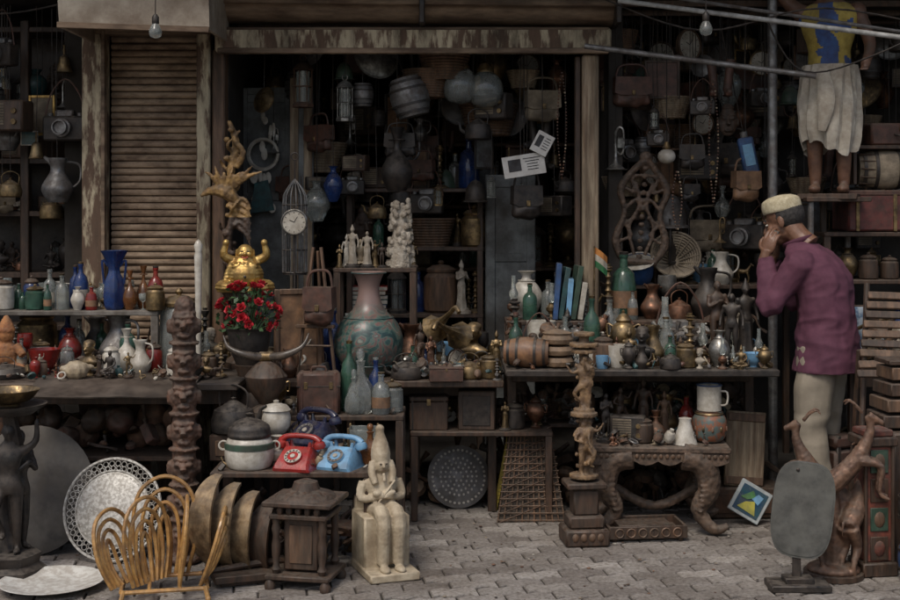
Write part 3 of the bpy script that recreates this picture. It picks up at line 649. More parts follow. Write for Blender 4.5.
spec([('bottle',gblue,-1.88,6.62,1.07,.24,.32),('bottle',gred,-1.81,6.56,1.07,.12,.5),('vase',gamber,-1.62,6.58,1.07,.20,.36),('vase',gamber,-1.57,6.66,1.07,.22,.34),
 ('bottle',gred,-1.49,6.58,1.07,.22,.36),('jar',brass,-1.48,6.53,1.07,.14,.7),('bottle',gclear,-1.97,6.6,1.07,.18,.4),('bottle',gblue,-1.93,6.7,1.07,.22,.3),('jar',ggreen,-2.1,6.58,1.07,.13,.8),('bottle',gclear,-2.05,6.66,1.07,.2,.36),('jar',gblue,-2.14,6.65,1.07,.17,.5)],occ)
occ.append((-1.70,6.58,.06))
g=G()
g.lathe(inner(sp([(.035,0),(.045,.02),(.05,.08),(.042,.15),(.026,.2),(.04,.25),(.065,.30)],4),.006),gblue,24,flute=5,fa=.10)
for s in(-1,1): g.tube([(s*.03,0,.22),(s*.06,0,.25),(s*.05,0,.13)],.006,gblue,7,4)
g.done('fluted_blue_vase',(-1.70,6.58,1.07))
fill(-2.3,-1.5,6.54,6.78,1.07,22,.10,.22,T_GLASS,occ)
occ=[(-1.04,6.6,.11),(-.98,6.3,.12),(-1.155,6.9,.06),(-1.21,6.3,.03),(-1.18,5.9,.12),(-1.7,6.05,.02)]
spec([('bowl',gred,-1.98,6.35,ZT,.12,1.3),('vase',gred,-1.93,6.6,ZT,.2,.6),('kettle',black,-2.12,6.2,ZT,.1,2.0,'iron_pan'),('vase',white,-1.58,6.35,ZT+.02,.20,.55),('jar',gred,-1.46,6.42,ZT,.15,.55),('jug',white,-1.5,6.3,ZT,.17,.6),('figurine',black,-1.60,6.12,ZT+.015,.13,.4),('figurine',dwood,-1.66,6.15,ZT+.015,.12,.4),('figurine',brass,-1.51,6.10,ZT+.015,.12,.4),('bottle',gclear,-1.32,6.5,ZT,.34,.28),('jar',gclear,-1.38,6.62,ZT,.4,.5),('goblet',gclear,-1.28,6.4,ZT,.22,.5)],occ)
fill(-2.6,-1.05,6.1,6.95,ZT+.008,70,.11,.27,T_GLASS+T_MIX,occ)
heap('trinket_heap',-2.5,-1.28,6.02,6.4,ZT+.008,115,.02,.05,HM+[gclear,red],1)
g=G(); q=G(); q.ball((0,0,.06),(.07,.055,.055),X0); q.tube([(.03,0,.07),(.08,0,.075),(.10,0,.07)],[.035,.015,.005],X0,8,2); q.tube([(-.05,0,.065),(-.085,0,.075)],[.03,.012],X0,8)
v,f=blob(q,.005,3,lambda p:.0015*sin(p.x*160)); g.add(v,f,cream); g.done('conch_shell',(-1.75,6.08,ZT+.0),20,sc=.85)
q=G(); q.ball((0,0,.09),(.07,.055,.09),X0); q.ball((0,0,.21),(.045,.045,.05),X0); q.lathe([(.05,.23),(.035,.27),(.012,.31),(0,.315)],X0,14)
for s in(-1,1): q.tube([(s*.05,-.02,.15),(s*.09,-.06,.1)],[.025,.022],X0,8); q.tube([(s*.04,-.02,.03),(s*.08,-.09,.03),(s*-.02,-.11,.03)],[.032,.03,.02],X0,8,3)
v,f=blob(q,.006,2,lambda p:.003*noise.noise(p*90)); g=G(); g.add(v,f,M('orange_cloth',(.42,.18,.06),(.24,.09,.035),.9,dirt=.5)); g.done('seated_orange_figure',(-2.15,6.3,ZT+.008),15,sc=.9)
for i in range(16):
    x=R.uniform(-2.3,-1.35); y=R.uniform(6.65,6.95)
    put(R.choice(['jar','vase','barrel','bowl']),R.choice([terra,mwood,rust,leather]),x,y,0,R.uniform(.25,.6),R.uniform(.6,.9))
shelf(-2.5,-1.25,6.1,6.6,[.42],'under_table_shelf')
for i in range(16):
    g=G(); q=G(); q.ball((0,0,0),(R.uniform(.05,.09),.06,R.uniform(.05,.08)),X0); q.tube([(0,0,.04),(0.01,0,.08)],[.03,.01],X0,7); v,f=blob(q,.008,2,lambda p:.006*noise.noise(p*25)); g.add(v,f,R.choice([terra,mwood,leather,dwood])); g.done('coconut_shell',(-2.2+.062*i,6.2+R.uniform(0,.2),.43+.055+R.choice((0,0,.08))),rot=(R.uniform(-1,1),R.uniform(-1,1),R.uniform(0,3)))
heap('scrap_heap',-2.3,-1.3,6.12,6.5,.43,70,.05,.12,[terra,mwood,rust,leather,dwood,brass,black],2)
heap('scrap_heap',-2.2,-1.25,6.15,6.6,0,80,.06,.15,[terra,mwood,rust,leather,dwood,black],2)
g=G(); v,f=FIG['raise']; g.add(v,f,black,Tr(0,0,.10)@Sc(.56)); v,f=FIG['pray']; g.add(v,f,black,Tr(.03,.06,.1)@Sc(.52)@Ro(0,0,50))
g.lathe([(0,0),(.15,0),(.15,.04),(.12,.06),(.13,.10),(0,.10)],black,12,flute=6,fa=.05); g.tube([(0,.05,.1),(-.03,.06,.3),(.02,.04,.5),(0,0,.70)],[.05,.035,.04,.03],black,8,4)
g.lathe([(0,.69),(.10,.70),(.155,.735),(.16,.745),(.0,.72)],black,24); g.done('carved_figure_stand',(-1.90,5.6,0),10)
put('bowl',brass,-1.90,5.6,.735,.07,3.6,name='brass_dish')
def leanT(x,y,r,lean=14,rz=0): return (x,y,r*cos(radians(lean))+.004),(radians(-lean),0,radians(rz))
g=G(); g.lathe([(0,.006),(.24,.006),(.255,.0),(.29,-.006),(.295,.004),(.25,.014),(0,.016)],M('blackened_tray',(.10,.092,.082),(.05,.045,.042),.6,.4,sc=8),48,Ro(90)); 
for rr in(.2,.12): ring(g,(0,-.012,0),rr,.002,steel,'y',40)
l,r_=leanT(-1.93,5.98,.29,12); g.done('round_metal_tray',l,rot=r_)
lace=M('engraved_tin',(.62,.60,.55),(.36,.34,.30),.5,.15,sc=60,dirt=.3,contrast=.06,dirtc=(.2,.16,.12),dust=.1)
g=G(); g.lathe([(0,.01),(.150,.01),(.165,.0),(.170,.004),(.150,.016),(0,.016)],lace,48,Ro(90))
for i in range(44):
    a=2*pi*i/44; 
    for rr,s_ in((.184,.0105),(.204,.0125),(.150,.008),(.125,.008)): ring(g,(rr*cos(a+rr*30),-.004-(.008 if rr<.16 else 0),rr*sin(a+rr*30)),s_,.0022,lace,'y',8,4)
for rr,t in((.172,.004),(.226,.0065),(.1,.0025),(.07,.002)): ring(g,(0,-.008,0),rr,t,lace,'y',48,6)
for k in range(8):
    a=pi*k/4; g.tube([(.0,-.006,.0),(.05*cos(a+.3),-.006,.05*sin(a+.3)),(.09*cos(a),-.006,.09*sin(a))],.002,steel,4,3)
l,r_=leanT(-1.52,5.86,.232,16,-8); g.done('pierced_wire_tray',l,rot=r_)
g=G(); g.lathe(sp([(0,.006),(.10,.006),(.14,.009),(.19,.022),(.212,.03),(.214,.033),(.19,.029),(.14,.014),(.10,.011),(0,.010)],2),M('speckled_enamel',(.66,.65,.60),(.50,.47,.42),.4,sc=30,dirt=.3,contrast=.05,dirtc=(.2,.16,.12),dust=0),48)
for k in range(16):
    a=2*pi*k/16; g.tube([(.165*cos(a),.165*sin(a),.019),(.18*cos(a+.1),.18*sin(a+.1),.023),(.195*cos(a),.195*sin(a),.027)],.002,black,4,3)
g.done('enamel_plate',(-1.66,5.42,.006))
cane=M('varnished_cane',(.52,.29,.09),(.32,.155,.045),.4,dirt=.5,coat=.2,sc=30,dust=.3)
g=G()
def arch(cx,cy,w,h,lx,ly,k=3):
    for i in range(k):
        s=1-.27*i; ww=w*s/2; hh=h*(1-.12*i)
        P=[(cx-ww*.72,cy,.055),(cx-ww+lx*.5,cy+ly*.5,hh*.5),(cx-ww*.8+lx*.9,cy+ly*.9,hh*.86),(cx+lx,cy+ly,hh),(cx+ww*.8+lx*.9,cy+ly*.9,hh*.86),(cx+ww+lx*.5,cy+ly*.5,hh*.5),(cx+ww*.72,cy,.055)]
        g.tube(P,.0085,cane,7,5)
for (rz,off) in((72,-.155),(62,-.06),(108,.06),(100,.155)):
    gg=g.T; g.T=Tr(off,0,0)@Ro(0,0,rz-18); arch(0,0,.24,.40 if abs(off)<.1 else .35,0,(-.09 if off>0 else .09)*(1 if abs(off)>.1 else .35)*1.0,4); g.T=gg
arch(0,.11,.26,.46,0,.03,4)
for y in(-.11,.11): g.tube([(-.17,y,.05),(.17,y,.05)],.009,cane,7)
for x in(-.17,-.06,.06,.17): g.tube([(x,-.11,.052),(x,.11,.052)],.008,cane,7)
for x in(-.16,.16):
    for y in(-.11,.11): g.tube([(x,y,.06),(x*1.08,y*1.1,.008)],.010,cane,7); g.ball((x*1.08,y*1.1,.01),.012,cane,8)
g.done('cane_magazine_rack',(-1.17,5.33,0),12)
q=G(); q.tube([(0,0,0),(0,0,1.12)],.052,X0,12)
for i in range(7):
    z=.06+i*.158; q.ball((0,0,z+.05),(.066,.06,.07),X0)
    q.tube([(0,-.05,z+.08),(0,-.080,z+.045)],[.010,.018],X0,7); q.ball((0,-.055,z+.01),(.03,.018,.012),X0)
    for s in(-1,1): q.ball((s*.025,-.055,z+.07),(.017,.012,.011),X0); q.ball((s*.064,0,z+.05),(.014,.02,.035),X0); q.tube([(s*.046,-.04,z+.095),(0,-.062,z+.09)],.009,X0,6)
    q.lathe([(0,z-.03),(.068,z-.03),(.07,z-.02),(.0,z-.01)],X0,16)
q.ball((0,0,1.14),(.045,.045,.055),X0); q.ball((.0,0,0.02),(.085,.085,.03),X0)
v,f=blob(q,.0055,1,lambda p:.004*noise.noise(p*70)); g=G(); g.add(v,f,M('totem_wood',(.135,.068,.042),(.055,.028,.018),.65,sc=20,dirt=.5)); g.done('carved_wooden_totem',(-1.19,5.82,0),8)
g=G(); g.lathe([(.006,0),(.012,.1),(.016,.4),(.02,.58),(.016,.6),(.022,.63),(.012,.65),(0,.66)],white,12); g.done('ivory_handled_cane',(-1.21,6.25,ZT))
q=G(); q.tube([(0,0,0),(.02,0,.3),(-.015,0,.6),(.02,0,.8),(.0,0,.98),(.03,0,1.12),(-.01,0,1.25)],[.026,.018,.022,.018,.022,.022,.010],X0,8,4)
q.tube([(.05,0,.80),(-.02,-.02,.87),(-.10,0,.88),(-.16,0,.85)],[.02,.038,.025,.008],X0,8,3)
for i in range(7): q.tube([(-.03,0,.86),(-.09+.03*i,-.03,.95),(-.13+.05*i,-.03,.98+.03*(i%2))],[.014,.013,.004],X0,6,3)
for i in range(6): q.tube([(.03,0,.84-.03*i),(.08,-.02,.83-.035*i),(.11,-.02,.78-.04*i)],[.014,.012,.004],X0,6,3)
for i in range(24): a=i*2.4; q.ball((.028*cos(a),.028*sin(a),.05+i*.05),(.02,.02,.016),X0,8)
for i in range(10): a=i*1.9; z=.1+i*.11; q.tube([(0,0,z),(.05*cos(a),.05*sin(a),z+.03),(.06*cos(a+.6),.06*sin(a+.6),z+.07)],[.012,.01,.004],X0,6,3)
q.tube([(.03,0,1.0),(.07,-.02,1.08),(.02,-.02,1.15),(.05,0,1.2)],[.016,.016,.014,.006],X0,7,3)
v,f=blob(q,.0058,0,lambda p:.003*noise.noise(p*90)); g=G(); g.add(v,f,lambda c: M('gilt_carving',(.40,.24,.085),(.16,.09,.037),.6,.15,dirt=.6) if c.z>.74 else dwood)
g.lathe([(0,-.02),(.09,-.02),(.08,.01),(.03,.03),(0,.03)],dwood,16); g.done('carved_phoenix_pole',(-1.155,6.85,ZT+.02))
g=G(); g.lathe([(0,0),(.11,0),(.11,.03),(.07,.06),(.065,.33),(.10,.36),(.10,.385),(0,.385)],dwood,6); g.done('wooden_pedestal',(-1.04,6.6,ZT))
q=G(); q.ball((0,-.01,.075),(.085,.07,.07),X0,18); q.ball((0,0,.125),(.065,.05,.045),X0); q.ball((0,-.01,.178),(.037,.036,.038),X0)
for s in(-1,1):
    q.tube([(s*.03,0,.03),(s*.105,-.05,.025),(s*.03,-.095,.02)],[.035,.03,.018],X0,8,3); q.ball((s*.037,-.005,.172),(.008,.01,.022),X0)
    q.tube([(s*.055,0,.14),(s*.095,-.01,.165),(s*.085,-.015,.215)],[.022,.02,.013],X0,8,3); q.ball((s*.085,-.018,.222),.016,X0)
    q.ball((s*.018,-.04,.17),(.012,.008,.012),X0); q.ball((s*.035,-.05,.115),(.022,.012,.015),X0)
q.ball((0,-.046,.172),(.008,.01,.009),X0); q.tube([(-.06,-.01,.12),(-.085,-.03,.05),(-.06,-.06,.01)],[.018,.015,.01],X0,7,3); q.ball((.0,0,.008),(.125,.10,.015),X0)
for i in range(12): a=pi+pi*i/11; q.ball((.062*cos(a),.045*sin(a)-.01,.128),.0075,X0,6)
v,f=blob(q,.0036,1,lambda p:.0012*sin(p.z*400)*(1 if abs(p.x)>.05 and p.z<.12 else 0)); g=G(); g.add(v,f,gold); g.ball((0,-.078,.07),(.007,.006,.007),black,8)
for s in(-1,1): g.tube([(s*.008,-.045,.184),(s*.02,-.043,.184)],.0022,black,5)
g.tube([(-.014,-.046,.158),(0,-.05,.153),(.014,-.046,.158)],.003,red,5); g.done('laughing_buddha_statue',(-1.04,6.6,ZT+.385),8,sc=1.12)
g=G(); rose=M('rose_petal',(.58,.035,.05),(.33,.014,.022),.6,dirt=.1,sc=40,dust=0); leaf=M('rose_leaf',(.04,.10,.03),(.02,.05,.018),.6,dirt=.2,dust=.1)
g.lathe(inner(sp([(.06,0),(.09,.08),(.10,.15),(.11,.17)],3),.01),black,20)
for i in range(46):
    a=R.uniform(0,2*pi); el=R.uniform(-.5,1.35); rr=R.uniform(.10,.14); c=Vector((rr*cos(a)*cos(el),rr*.85*sin(a)*cos(el),.24+rr*1.15*sin(el)))
    q=(c-Vector((0,0,.2))).normalized().to_track_quat('Z','Y').to_matrix().to_4x4(); big=R.uniform(.75,1.2)
    for L_ in range(3):
        for k in range(5):
            t=radians(k*72+L_*36); o=(.024-.006*L_)*big; w=.015*big
            Tm=Tr(*c)@q@Ro(0,0,math.degrees(t))@Tr(.004,0,.003*L_)@Ro(0,-25-22*L_,0)
            g.add([(0,0,0),(o*.55,-w*.8,.002),(o,-w*.45,.006),(o*1.12,0,.005),(o,w*.45,.006),(o*.55,w*.8,.002)],[(0,1,2,3),(0,3,4,5)],rose,Tm)
    g.tube([(0,0,.1),tuple(c*.6+Vector((0,0,.06))),tuple(c)],.0022,leaf,4)
for i in range(190):
    a=R.uniform(0,2*pi); el=R.uniform(-.6,1.2); rr=R.uniform(.07,.15); c=(rr*cos(a)*cos(el),rr*.85*sin(a)*cos(el),.22+rr*1.1*sin(el))
    g.add([(0,0,0),(.018,-.010,.004),(.038,0,0),(.018,.010,.004)],[(0,1,2,3)],leaf,Tr(*c)@Ro(R.uniform(-60,60),R.uniform(-60,60),R.uniform(0,360)))
g.done('red_rose_bouquet',(-.97,6.28,.83),sc=1.05)
g=G(); g.lathe([(0,0),(.09,0),(.08,.05),(.05,.1),(.07,.2),(.08,.23),(0,.23)],dwood,16); g.done('plant_pedestal',(-.96,6.28,.60))
g=G(); P=[(-.20,0,.10),(-.17,-.02,.045),(-.09,-.03,.012),(0,0,.0),(.09,-.03,.012),(.17,-.02,.05),(.20,0,.11)]
hm=M('horn',(.11,.085,.065),(.03,.025,.02),.3,dirt=.3,dust=.2); g.tube(P,[.003,.011,.018,.02,.018,.011,.003],hm,12,5); g.tube([(-.03,0,0),(.03,0,0)],.024,brass,12)
g.lathe([(0,-.28),(.09,-.28),(.085,-.25),(.03,-.22),(.09,-.14),(.10,-.09),(.06,-.04),(.03,-.02),(0,-.02)],dwood,18); g.done('mounted_horns',(-.86,6.08,.89))
g=G(); r=.065
for i in range(14):
    a=2*pi*i/14; g.tube([(r*cos(a),r*sin(a),0),(r*cos(a),r*sin(a),.36),(r*.7*cos(a),r*.7*sin(a),.44),(0,0,.50)],.0032,steel,5,3)
for z in(0,.12,.24,.36): ring(g,(0,0,z),r,.004,black,k=5)
g.lathe([(0,-.012),(r,-.012),(r,0),(0,0)],black,20); g.tube([(0,0,.5),(0,0,.60)],.004,black,5); ring(g,(0,0,.62),.02,.004,black,'y'); g.tube([(0,0,-.012),(0,0,-.48)],.012,black,8); g.lathe([(0,-.50),(.09,-.5),(.02,-.46),(0,-.46)],black,16); g.done('birdcage_lantern',(-.83,6.95,1.24))
g=G(); g.T=Sc(.14); k_clock(g,silver,1); g.T=Matrix(); g.tube([(0,.02,.0),(0,.02,-.68)],.006,black,6); g.lathe([(0,-.7),(.07,-.7),(.01,-.67),(0,-.67)],black,14); g.done('pedestal_clock',(-.815,6.8,1.44))
# ---- centre stepped display
table('display_table',-.97,.27,6.5,7.1,.72,dwood,inset=.3)
shelf(-1.08,-.22,6.16,6.47,[.60],'stepped_shelf'); shelf(-1.05,-.34,5.68,6.13,[.43],'low_bench')
shelf(-.20,.52,6.56,7.02,[.455],'under_shelf')
cv=D.materials.new('painted_glaze'); cv.use_nodes=True; nt=cv.node_tree;N=nt.nodes;L=nt.links;b=N['Principled BSDF']
tc=N.new('ShaderNodeTexCoord'); wv=N.new('ShaderNodeTexNoise'); wv.inputs['Scale'].default_value=9; wv.inputs['Detail'].default_value=4; wv.inputs['Distortion'].default_value=2.6; L.new(tc.outputs['Object'],wv.inputs[0])
rp=N.new('ShaderNodeValToRGB'); e=rp.color_ramp.elements; e[0].position=.36; e[0].color=(.02,.04,.04,1); e[1].position=.70; e[1].color=(.22,.23,.19,1)
for p,c in((.45,(.035,.075,.068)),(.52,(.09,.135,.11)),(.57,(.17,.08,.07)),(.62,(.05,.08,.07))): x=e.new(p); x.color=(*c,1)
L.new(wv.outputs[0],rp.inputs[0])
sx=N.new('ShaderNodeSeparateXYZ'); L.new(tc.outputs['Object'],sx.inputs[0]); r3=N.new('ShaderNodeValToRGB'); r3.color_ramp.elements[0].position=.3; r3.color_ramp.elements[1].position=.4; L.new(sx.outputs[2],r3.inputs[0])
mx=N.new('ShaderNodeMixRGB'); L.new(r3.outputs[0],mx.inputs[0]); L.new(rp.outputs[0],mx.inputs[1]); mx.inputs[2].default_value=(.21,.14,.12,1); L.new(mx.outputs[0],b.inputs['Base Color']); b.inputs['Roughness'].default_value=.35
g=G(); g.lathe(inner(sp([(.10,0),(.11,.015),(.165,.10),(.18,.18),(.15,.27),(.085,.34),(.06,.40),(.055,.46),(.075,.52),(.09,.535)],4),.01),cv,40); 
for z,rr in((.30,.128),(.06,.146),(.53,.09)): ring(g,(0,0,z),rr,.003,teal,seg=36)
g.done('large_painted_vase',(-.42,6.72,.72))
shelf(-.63,-.18,7.0,7.28,[1.26],'statuette_shelf')
for i,(x,h,m) in enumerate(((-.60,.12,brass),(-.565,.17,white),(-.53,.22,marble),(-.49,.16,cream),(-.45,.20,marble),(-.41,.15,brass),(-.37,.13,dwood),(-.20,.14,brass))): put('figurine',m,x,7.06+.05*(i%2),1.26,h,.4,rz=R.uniform(-20,20))
q=G(); 
for i in range(80):
    a=R.uniform(0,2*pi); z=R.uniform(0.02,.37); q.ball((.072*cos(a)*(1-z*1.1),.045*sin(a),z),(.015,.014,.018),X0,8)
q.tube([(0,0,0),(0,0,.34)],[.062,.028],X0,10); v,f=blob(q,.005,0,lambda p:.004*noise.noise(p*140)); g=G(); g.add(v,f,marble); g.done('coral_carving',(-.27,7.1,1.26))
fill(-.55,.15,6.95,7.02,.72,5,.24,.34,T_MIX)
g=G()
for s in(-1,1): g.tube([(s*.10,0,-.36),(s*.02,.02,.30)],.009,mwood,6)
g.tube([(0,.14,-.36),(0,.03,.28)],.009,mwood,6); g.box((0,-.012,-.1),(.20,.03,.018),mwood); g.tube([(-.08,0,-.2),(.08,0,-.2)],.006,mwood,6); g.done('wooden_easel',(-.68,6.6,1.085),-10)
put('handbag',leather,-.66,6.57,.99,.28,.62,-10,name='leather_satchel'); put('picture_frame',mwood,-.78,6.68,.75,.42,.6,20)
g=G(); g.box((0,0,.1),(.205,.11,.2),leather,bev=.012); g.box((0,0,.135),(.209,.113,.006),black,bev=.001)
for s in(-1,1): g.box((s*.06,-.056,.14),(.018,.006,.035),brass); g.box((s*.08,0,.1),(.016,.114,.203),leather,bev=.003)
g.tube([(-.035,0,.2),(-.03,0,.222),(.03,0,.222),(.035,0,.2)],.006,leather,6,2); g.done('leather_suitcase',(-.63,6.24,.60),4)
def phone(m,x,y,z,rz,name,s=1):
    g=G(); o=[(-.10,0),(.10,0),(.105,.02),(.085,.055),(.045,.095),(.0,.105),(-.03,.085),(-.095,.035),(-.105,.015)]
    v,f=[],[]
    nx=len(o)
    for k,(xx,sc_) in enumerate(((-.095,.9),(-.085,1),(.085,1),(.095,.9))):
        for a,h in o: v.append((xx*(1-.25*h/.105),a*sc_,h*(sc_ if h>.03 else 1)))
    for k in range(3):
        for i in range(nx): f.append((k*nx+i,k*nx+(i+1)%nx,(k+1)*nx+(i+1)%nx,(k+1)*nx+i))
    f.append(tuple(range(nx))); f.append(tuple(reversed(range(3*nx,4*nx)))); g.add(v,f,m)
    sl=Tr(0,-.062,.062)@Ro(37,0,0); g.lathe([(0,0),(.045,0),(.043,.010),(.0,.011)],m,24,sl)
    g.lathe([(.012,.011),(.012,.016),(0,.016)],paper,14,sl); g.lathe([(.042,.010),(.042,.014),(.028,.014),(.028,.010)],steel if m!=red else white,24,sl)
    for i in range(10):
        a=radians(40+i*29); g.ball((.034*cos(a),.034*sin(a),.013),(.006,.006,.003),black,8,T=sl)
    for s_ in(-1,1):
        for yy in(.005,.055): g.tube([(s_*.055,yy,.09),(s_*.06,yy,.125)],[.012,.007],m,7)
    g.tube([(-.10,.03,.125),(-.07,.03,.146),(0,.03,.152),(.07,.03,.146),(.10,.03,.125)],[.018,.014,.013,.014,.018],m,10,3)
    for s_ in(-1,1): g.lathe([(0,0),(.026,0),(.031,.012),(.026,.03),(.012,.04),(0,.042)],m,16,Tr(s_*.102,.03,.092)@Ro(0,s_*-12,0))
    P=[]
    for i in range(60): t=i/59; P.append((-.11-.05*sin(pi*t)+.008*cos(i*1.6),.03-.02*t,.09-.075*t+.008*sin(i*1.6)))
    g.tube(P,.0022,m,4); g.done(name,(x,y,z),rz,sc=s)
phone(red,-.675,5.78,.43,-16,'red_rotary_telephone',.92); phone(lblue,-.485,5.80,.43,-22,'light_blue_rotary_telephone',.88)
g=G(); g.box((0,0,.035),(.30,.2,.07),mwood,bev=.005); 
for i in range(5): g.box((-.11+.055*i,-.101,.035),(.04,.006,.055),dwood,bev=.001)
g.done('wooden_crate',(-.64,6.02,.43),0)
phone(navy,-.625,6.0,.50,-35,'navy_rotary_telephone',1.0)
g=G(); g.lathe(sp([(.085,0),(.10,.01),(.112,.06),(.105,.12),(.09,.14)],3),white,30); g.lathe([(.108,.088),(.113,.09),(.113,.115),(.108,.118)],green,30); g.lathe(sp([(.096,.14),(.1,.15),(.095,.165),(.09,.19),(.05,.215),(.02,.225)],2)+[(.012,.23),(.02,.245),(0,.25)],black,30)
for s in(-1,1): ring(g,(s*.118,0,.1),.02,.005,white,'y')
g.done('enamel_stockpot',(-.895,5.8,.43),sc=.98)
g=G(); g.box((0,0,.06),(.34,.2,.12),dwood,bev=.006); g.box((0,-.104,.06),(.28,.01,.07),mwood); g.done('wooden_crate',(-.93,6.03,.43))
put('kettle',black,-1.0,6.0,.55,.22,.95,160,name='iron_kettle'); 
g=G(); g.lathe(inner(sp([(.04,0),(.062,.03),(.068,.07),(.06,.1),(.055,.115)],3),.008),white,24); g.lathe([(.068,.108),(.05,.13),(.01,.14),(.014,.15),(0,.155)],white,24); g.done('porcelain_sugar_bowl',(-.80,5.98,.55))
put('vase',white,-.78,5.86,.43,.13,.8)
spec([('decanter',gclear,-.43,6.25,.60,.32,.42),('bottle',gblue,-.36,6.3,.60,.26,.3),('bottle',ggreen,-.49,6.32,.60,.34,.25),('urn',brass,-.84,6.3,.60,.2,.5),('jar',gclear,-.28,6.28,.60,.16,.7),('bottle',gclear,-.33,6.22,.60,.2,.45)],[])
g=G(); 
for s in(-1,1): g.box((s*.062,0,.07),(.006,.12,.14),gclear); g.box((0,s*.062,.07),(.118,.006,.14),gclear)
g.box((0,0,.006),(.13,.13,.012),brass); g.ball((0,0,.05),(.04,.04,.035),gold); 
for a in(-1,1):
    for b_ in(-1,1): g.box((a*.064,b_*.064,.075),(.01,.01,.15),brass)
g.done('glass_display_box',(-.40,6.0,.432)); put('decanter',gamber,-.36,5.86,.43,.19,.5); put('decanter',gclear,-.46,6.22,.60,.22,.4)
put('cup',white,-.56,5.9,.43,.09,.9)
heap('trinket_heap',-1.03,-.36,5.70,6.1,.43,60,.02,.05,HM,1); heap('trinket_heap',-1.05,-.25,6.17,6.45,.60,60,.025,.06,HM,1)
heap('scrap_heap',-1.0,-.4,5.75,6.1,.0,80,.05,.13,[dwood,mwood,black,rust,leather,brass],3)
g=G()
for (zz_,w) in((.05,.28),(.30,.25),(.355,.30)): g.box((0,0,zz_),(w,w*.9,.022),dwood,bev=.006)
g.box((0,0,.18),(.15,.13,.22),dwood,bev=.006); g.box((0,-.066,.18),(.10,.01,.16),mwood,bev=.003)
for sx_ in(-1,1):
    for sy in(-1,1):
        g.lathe([(.012,.06),(.02,.08),(.012,.1),(.018,.14),(.02,.18),(.013,.22),(.02,.25),(.014,.27),(.02,.29)],dwood,12,Tr(sx_*.10,sy*.09,0)); g.lathe([(0,0),(.022,.0),(.025,.02),(.014,.04)],dwood,10,Tr(sx_*.12,sy*.11,0))
for i in range(5): g.lathe([(.01,.31),(.015,.325),(.01,.345)],dwood,8,Tr(-.08+.04*i,-.1,0))
g.lathe([(0,.366),(.13,.366),(.12,.38),(.06,.40),(.05,.43),(.02,.44),(0,.44)],dwood,24); g.done('turned_wood_plant_stand',(-.61,5.50,0),-12)
g=G(); bronze=M('worn_bronze_band',(.42,.30,.17),(.18,.115,.06),.5,.35,dirt=.55)
for i in range(4):
    v=[];f=[]
    for k in range(19):
        a=radians(95+150*k/18); wd=.045*sin(pi*(k+1.5)/21)+.008
        for s_,r0 in((-1,.0),(1,0),(1,.012),(-1,.012)): v.append((.06+(.15-r0)*cos(a),s_*wd,.25+(.20-r0)*sin(a)))
    for k in range(18):
        for j in range(4): f.append((k*4+j,k*4+(j+1)%4,(k+1)*4+(j+1)%4,(k+1)*4+j))
    f+= [(0,1,2,3),(72,73,74,75)]
    g.add(v,f,bronze if i!=3 else dwood,Tr(-.13+.075*i,.03*i-.04,-.02*i)@Ro(0,0,62)@Sc(1,1.05,1.0-.05*i))
    g.box((-.13+.075*i,.03*i-.0,.14),(.02,.06,.24),dwood,Ro(0,0,60))
g.box((.03,.02,.035),(.36,.26,.03),dwood,Ro(0,0,20)); g.box((.03,.02,.008),(.30,.20,.016),dwood,Ro(0,0,20))
g.tube([(-.16,-.1,.055),(.1,.0,.075),(.2,.06,.06)],.014,dwood,8,3); g.done('crescent_magazine_rack',(-.88,5.56,0))
# Pharaoh
stone=M('soapstone',(.54,.46,.33),(.34,.27,.18),.65,sc=12,dirt=.65,dirtc=(.17,.12,.07),dust=.2)
g=G(); g.box((0,.06,.135),(.20,.20,.24),stone,bev=.008); g.box((0,-.01,.0185),(.215,.30,.037),stone,bev=.006); g.box((0,.145,.27),(.18,.03,.08),stone,bev=.006)
q=G(); q.loft([(0,.06,.25,.06,.05),(0,.06,.30,.052,.042),(0,.055,.35,.065,.045),(0,.06,.395,.078,.04),(0,.06,.42,.035,.03),(0,.055,.44,.024,.024)],X0,16)
for s in(-1,1):
    q.tube([(s*.03,.05,.265),(s*.034,-.085,.262),(s*.033,-.085,.06)],[.036,.032,.026],X0,10,4); q.ball((s*.033,-.115,.045),(.022,.045,.015),X0)
    q.tube([(s*.075,.06,.39),(s*.088,.045,.32),(s*.0,-.0,.335)],[.022,.019,.014],X0,8,4); q.ball((s*-.03,.005,.345),(.022,.016,.016),X0)
    q.tube([(s*.036,.05,.475),(s*.046,.035,.43),(s*.036,.01,.385)],[.018,.018,.014],X0,8,3); q.ball((s*.034,.045,.462),(.006,.01,.014),X0)
q.loft([(0,-.02,.05,.055,.05),(0,-.03,.2,.062,.06),(0,0,.265,.066,.1)],X0,16)
q.ball((0,.045,.462),(.033,.036,.04),X0); q.tube([(0,.01,.468),(0,-.0,.455)],[.005,.008],X0,6); q.tube([(0,.012,.43),(0,0,.395)],[.008,.009],X0,6)
q.lathe(sp([(.04,0),(.042,.03),(.034,.075),(.02,.11),(.018,.13),(.02,.142),(.008,.155)],2)+[(0,.157)],X0,20,Tr(0,.055,.478)@Ro(-6,0,0))
v,f=blob(q,.0042,2,lambda p:.0012*noise.noise(p*90)); g.add(v,f,stone)
for s in(-1,1): g.ball((s*.013,.011,.470),(.006,.003,.003),dwood,8)
g.tube([(-.01,.009,.443),(.01,.009,.443)],.0018,terra,5); g.tube([(-.03,-.0,.30),(.045,-.005,.40)],.005,stone,6)
for k in range(6):
    g.box((.101,.02+R.uniform(-.06,.1),.07+k*.03),(.002,.05,.012),stone,bev=.0005)
g.done('pharaoh_statue',(-.285,5.66,0),20,sc=(1.03,1.03,1.0))
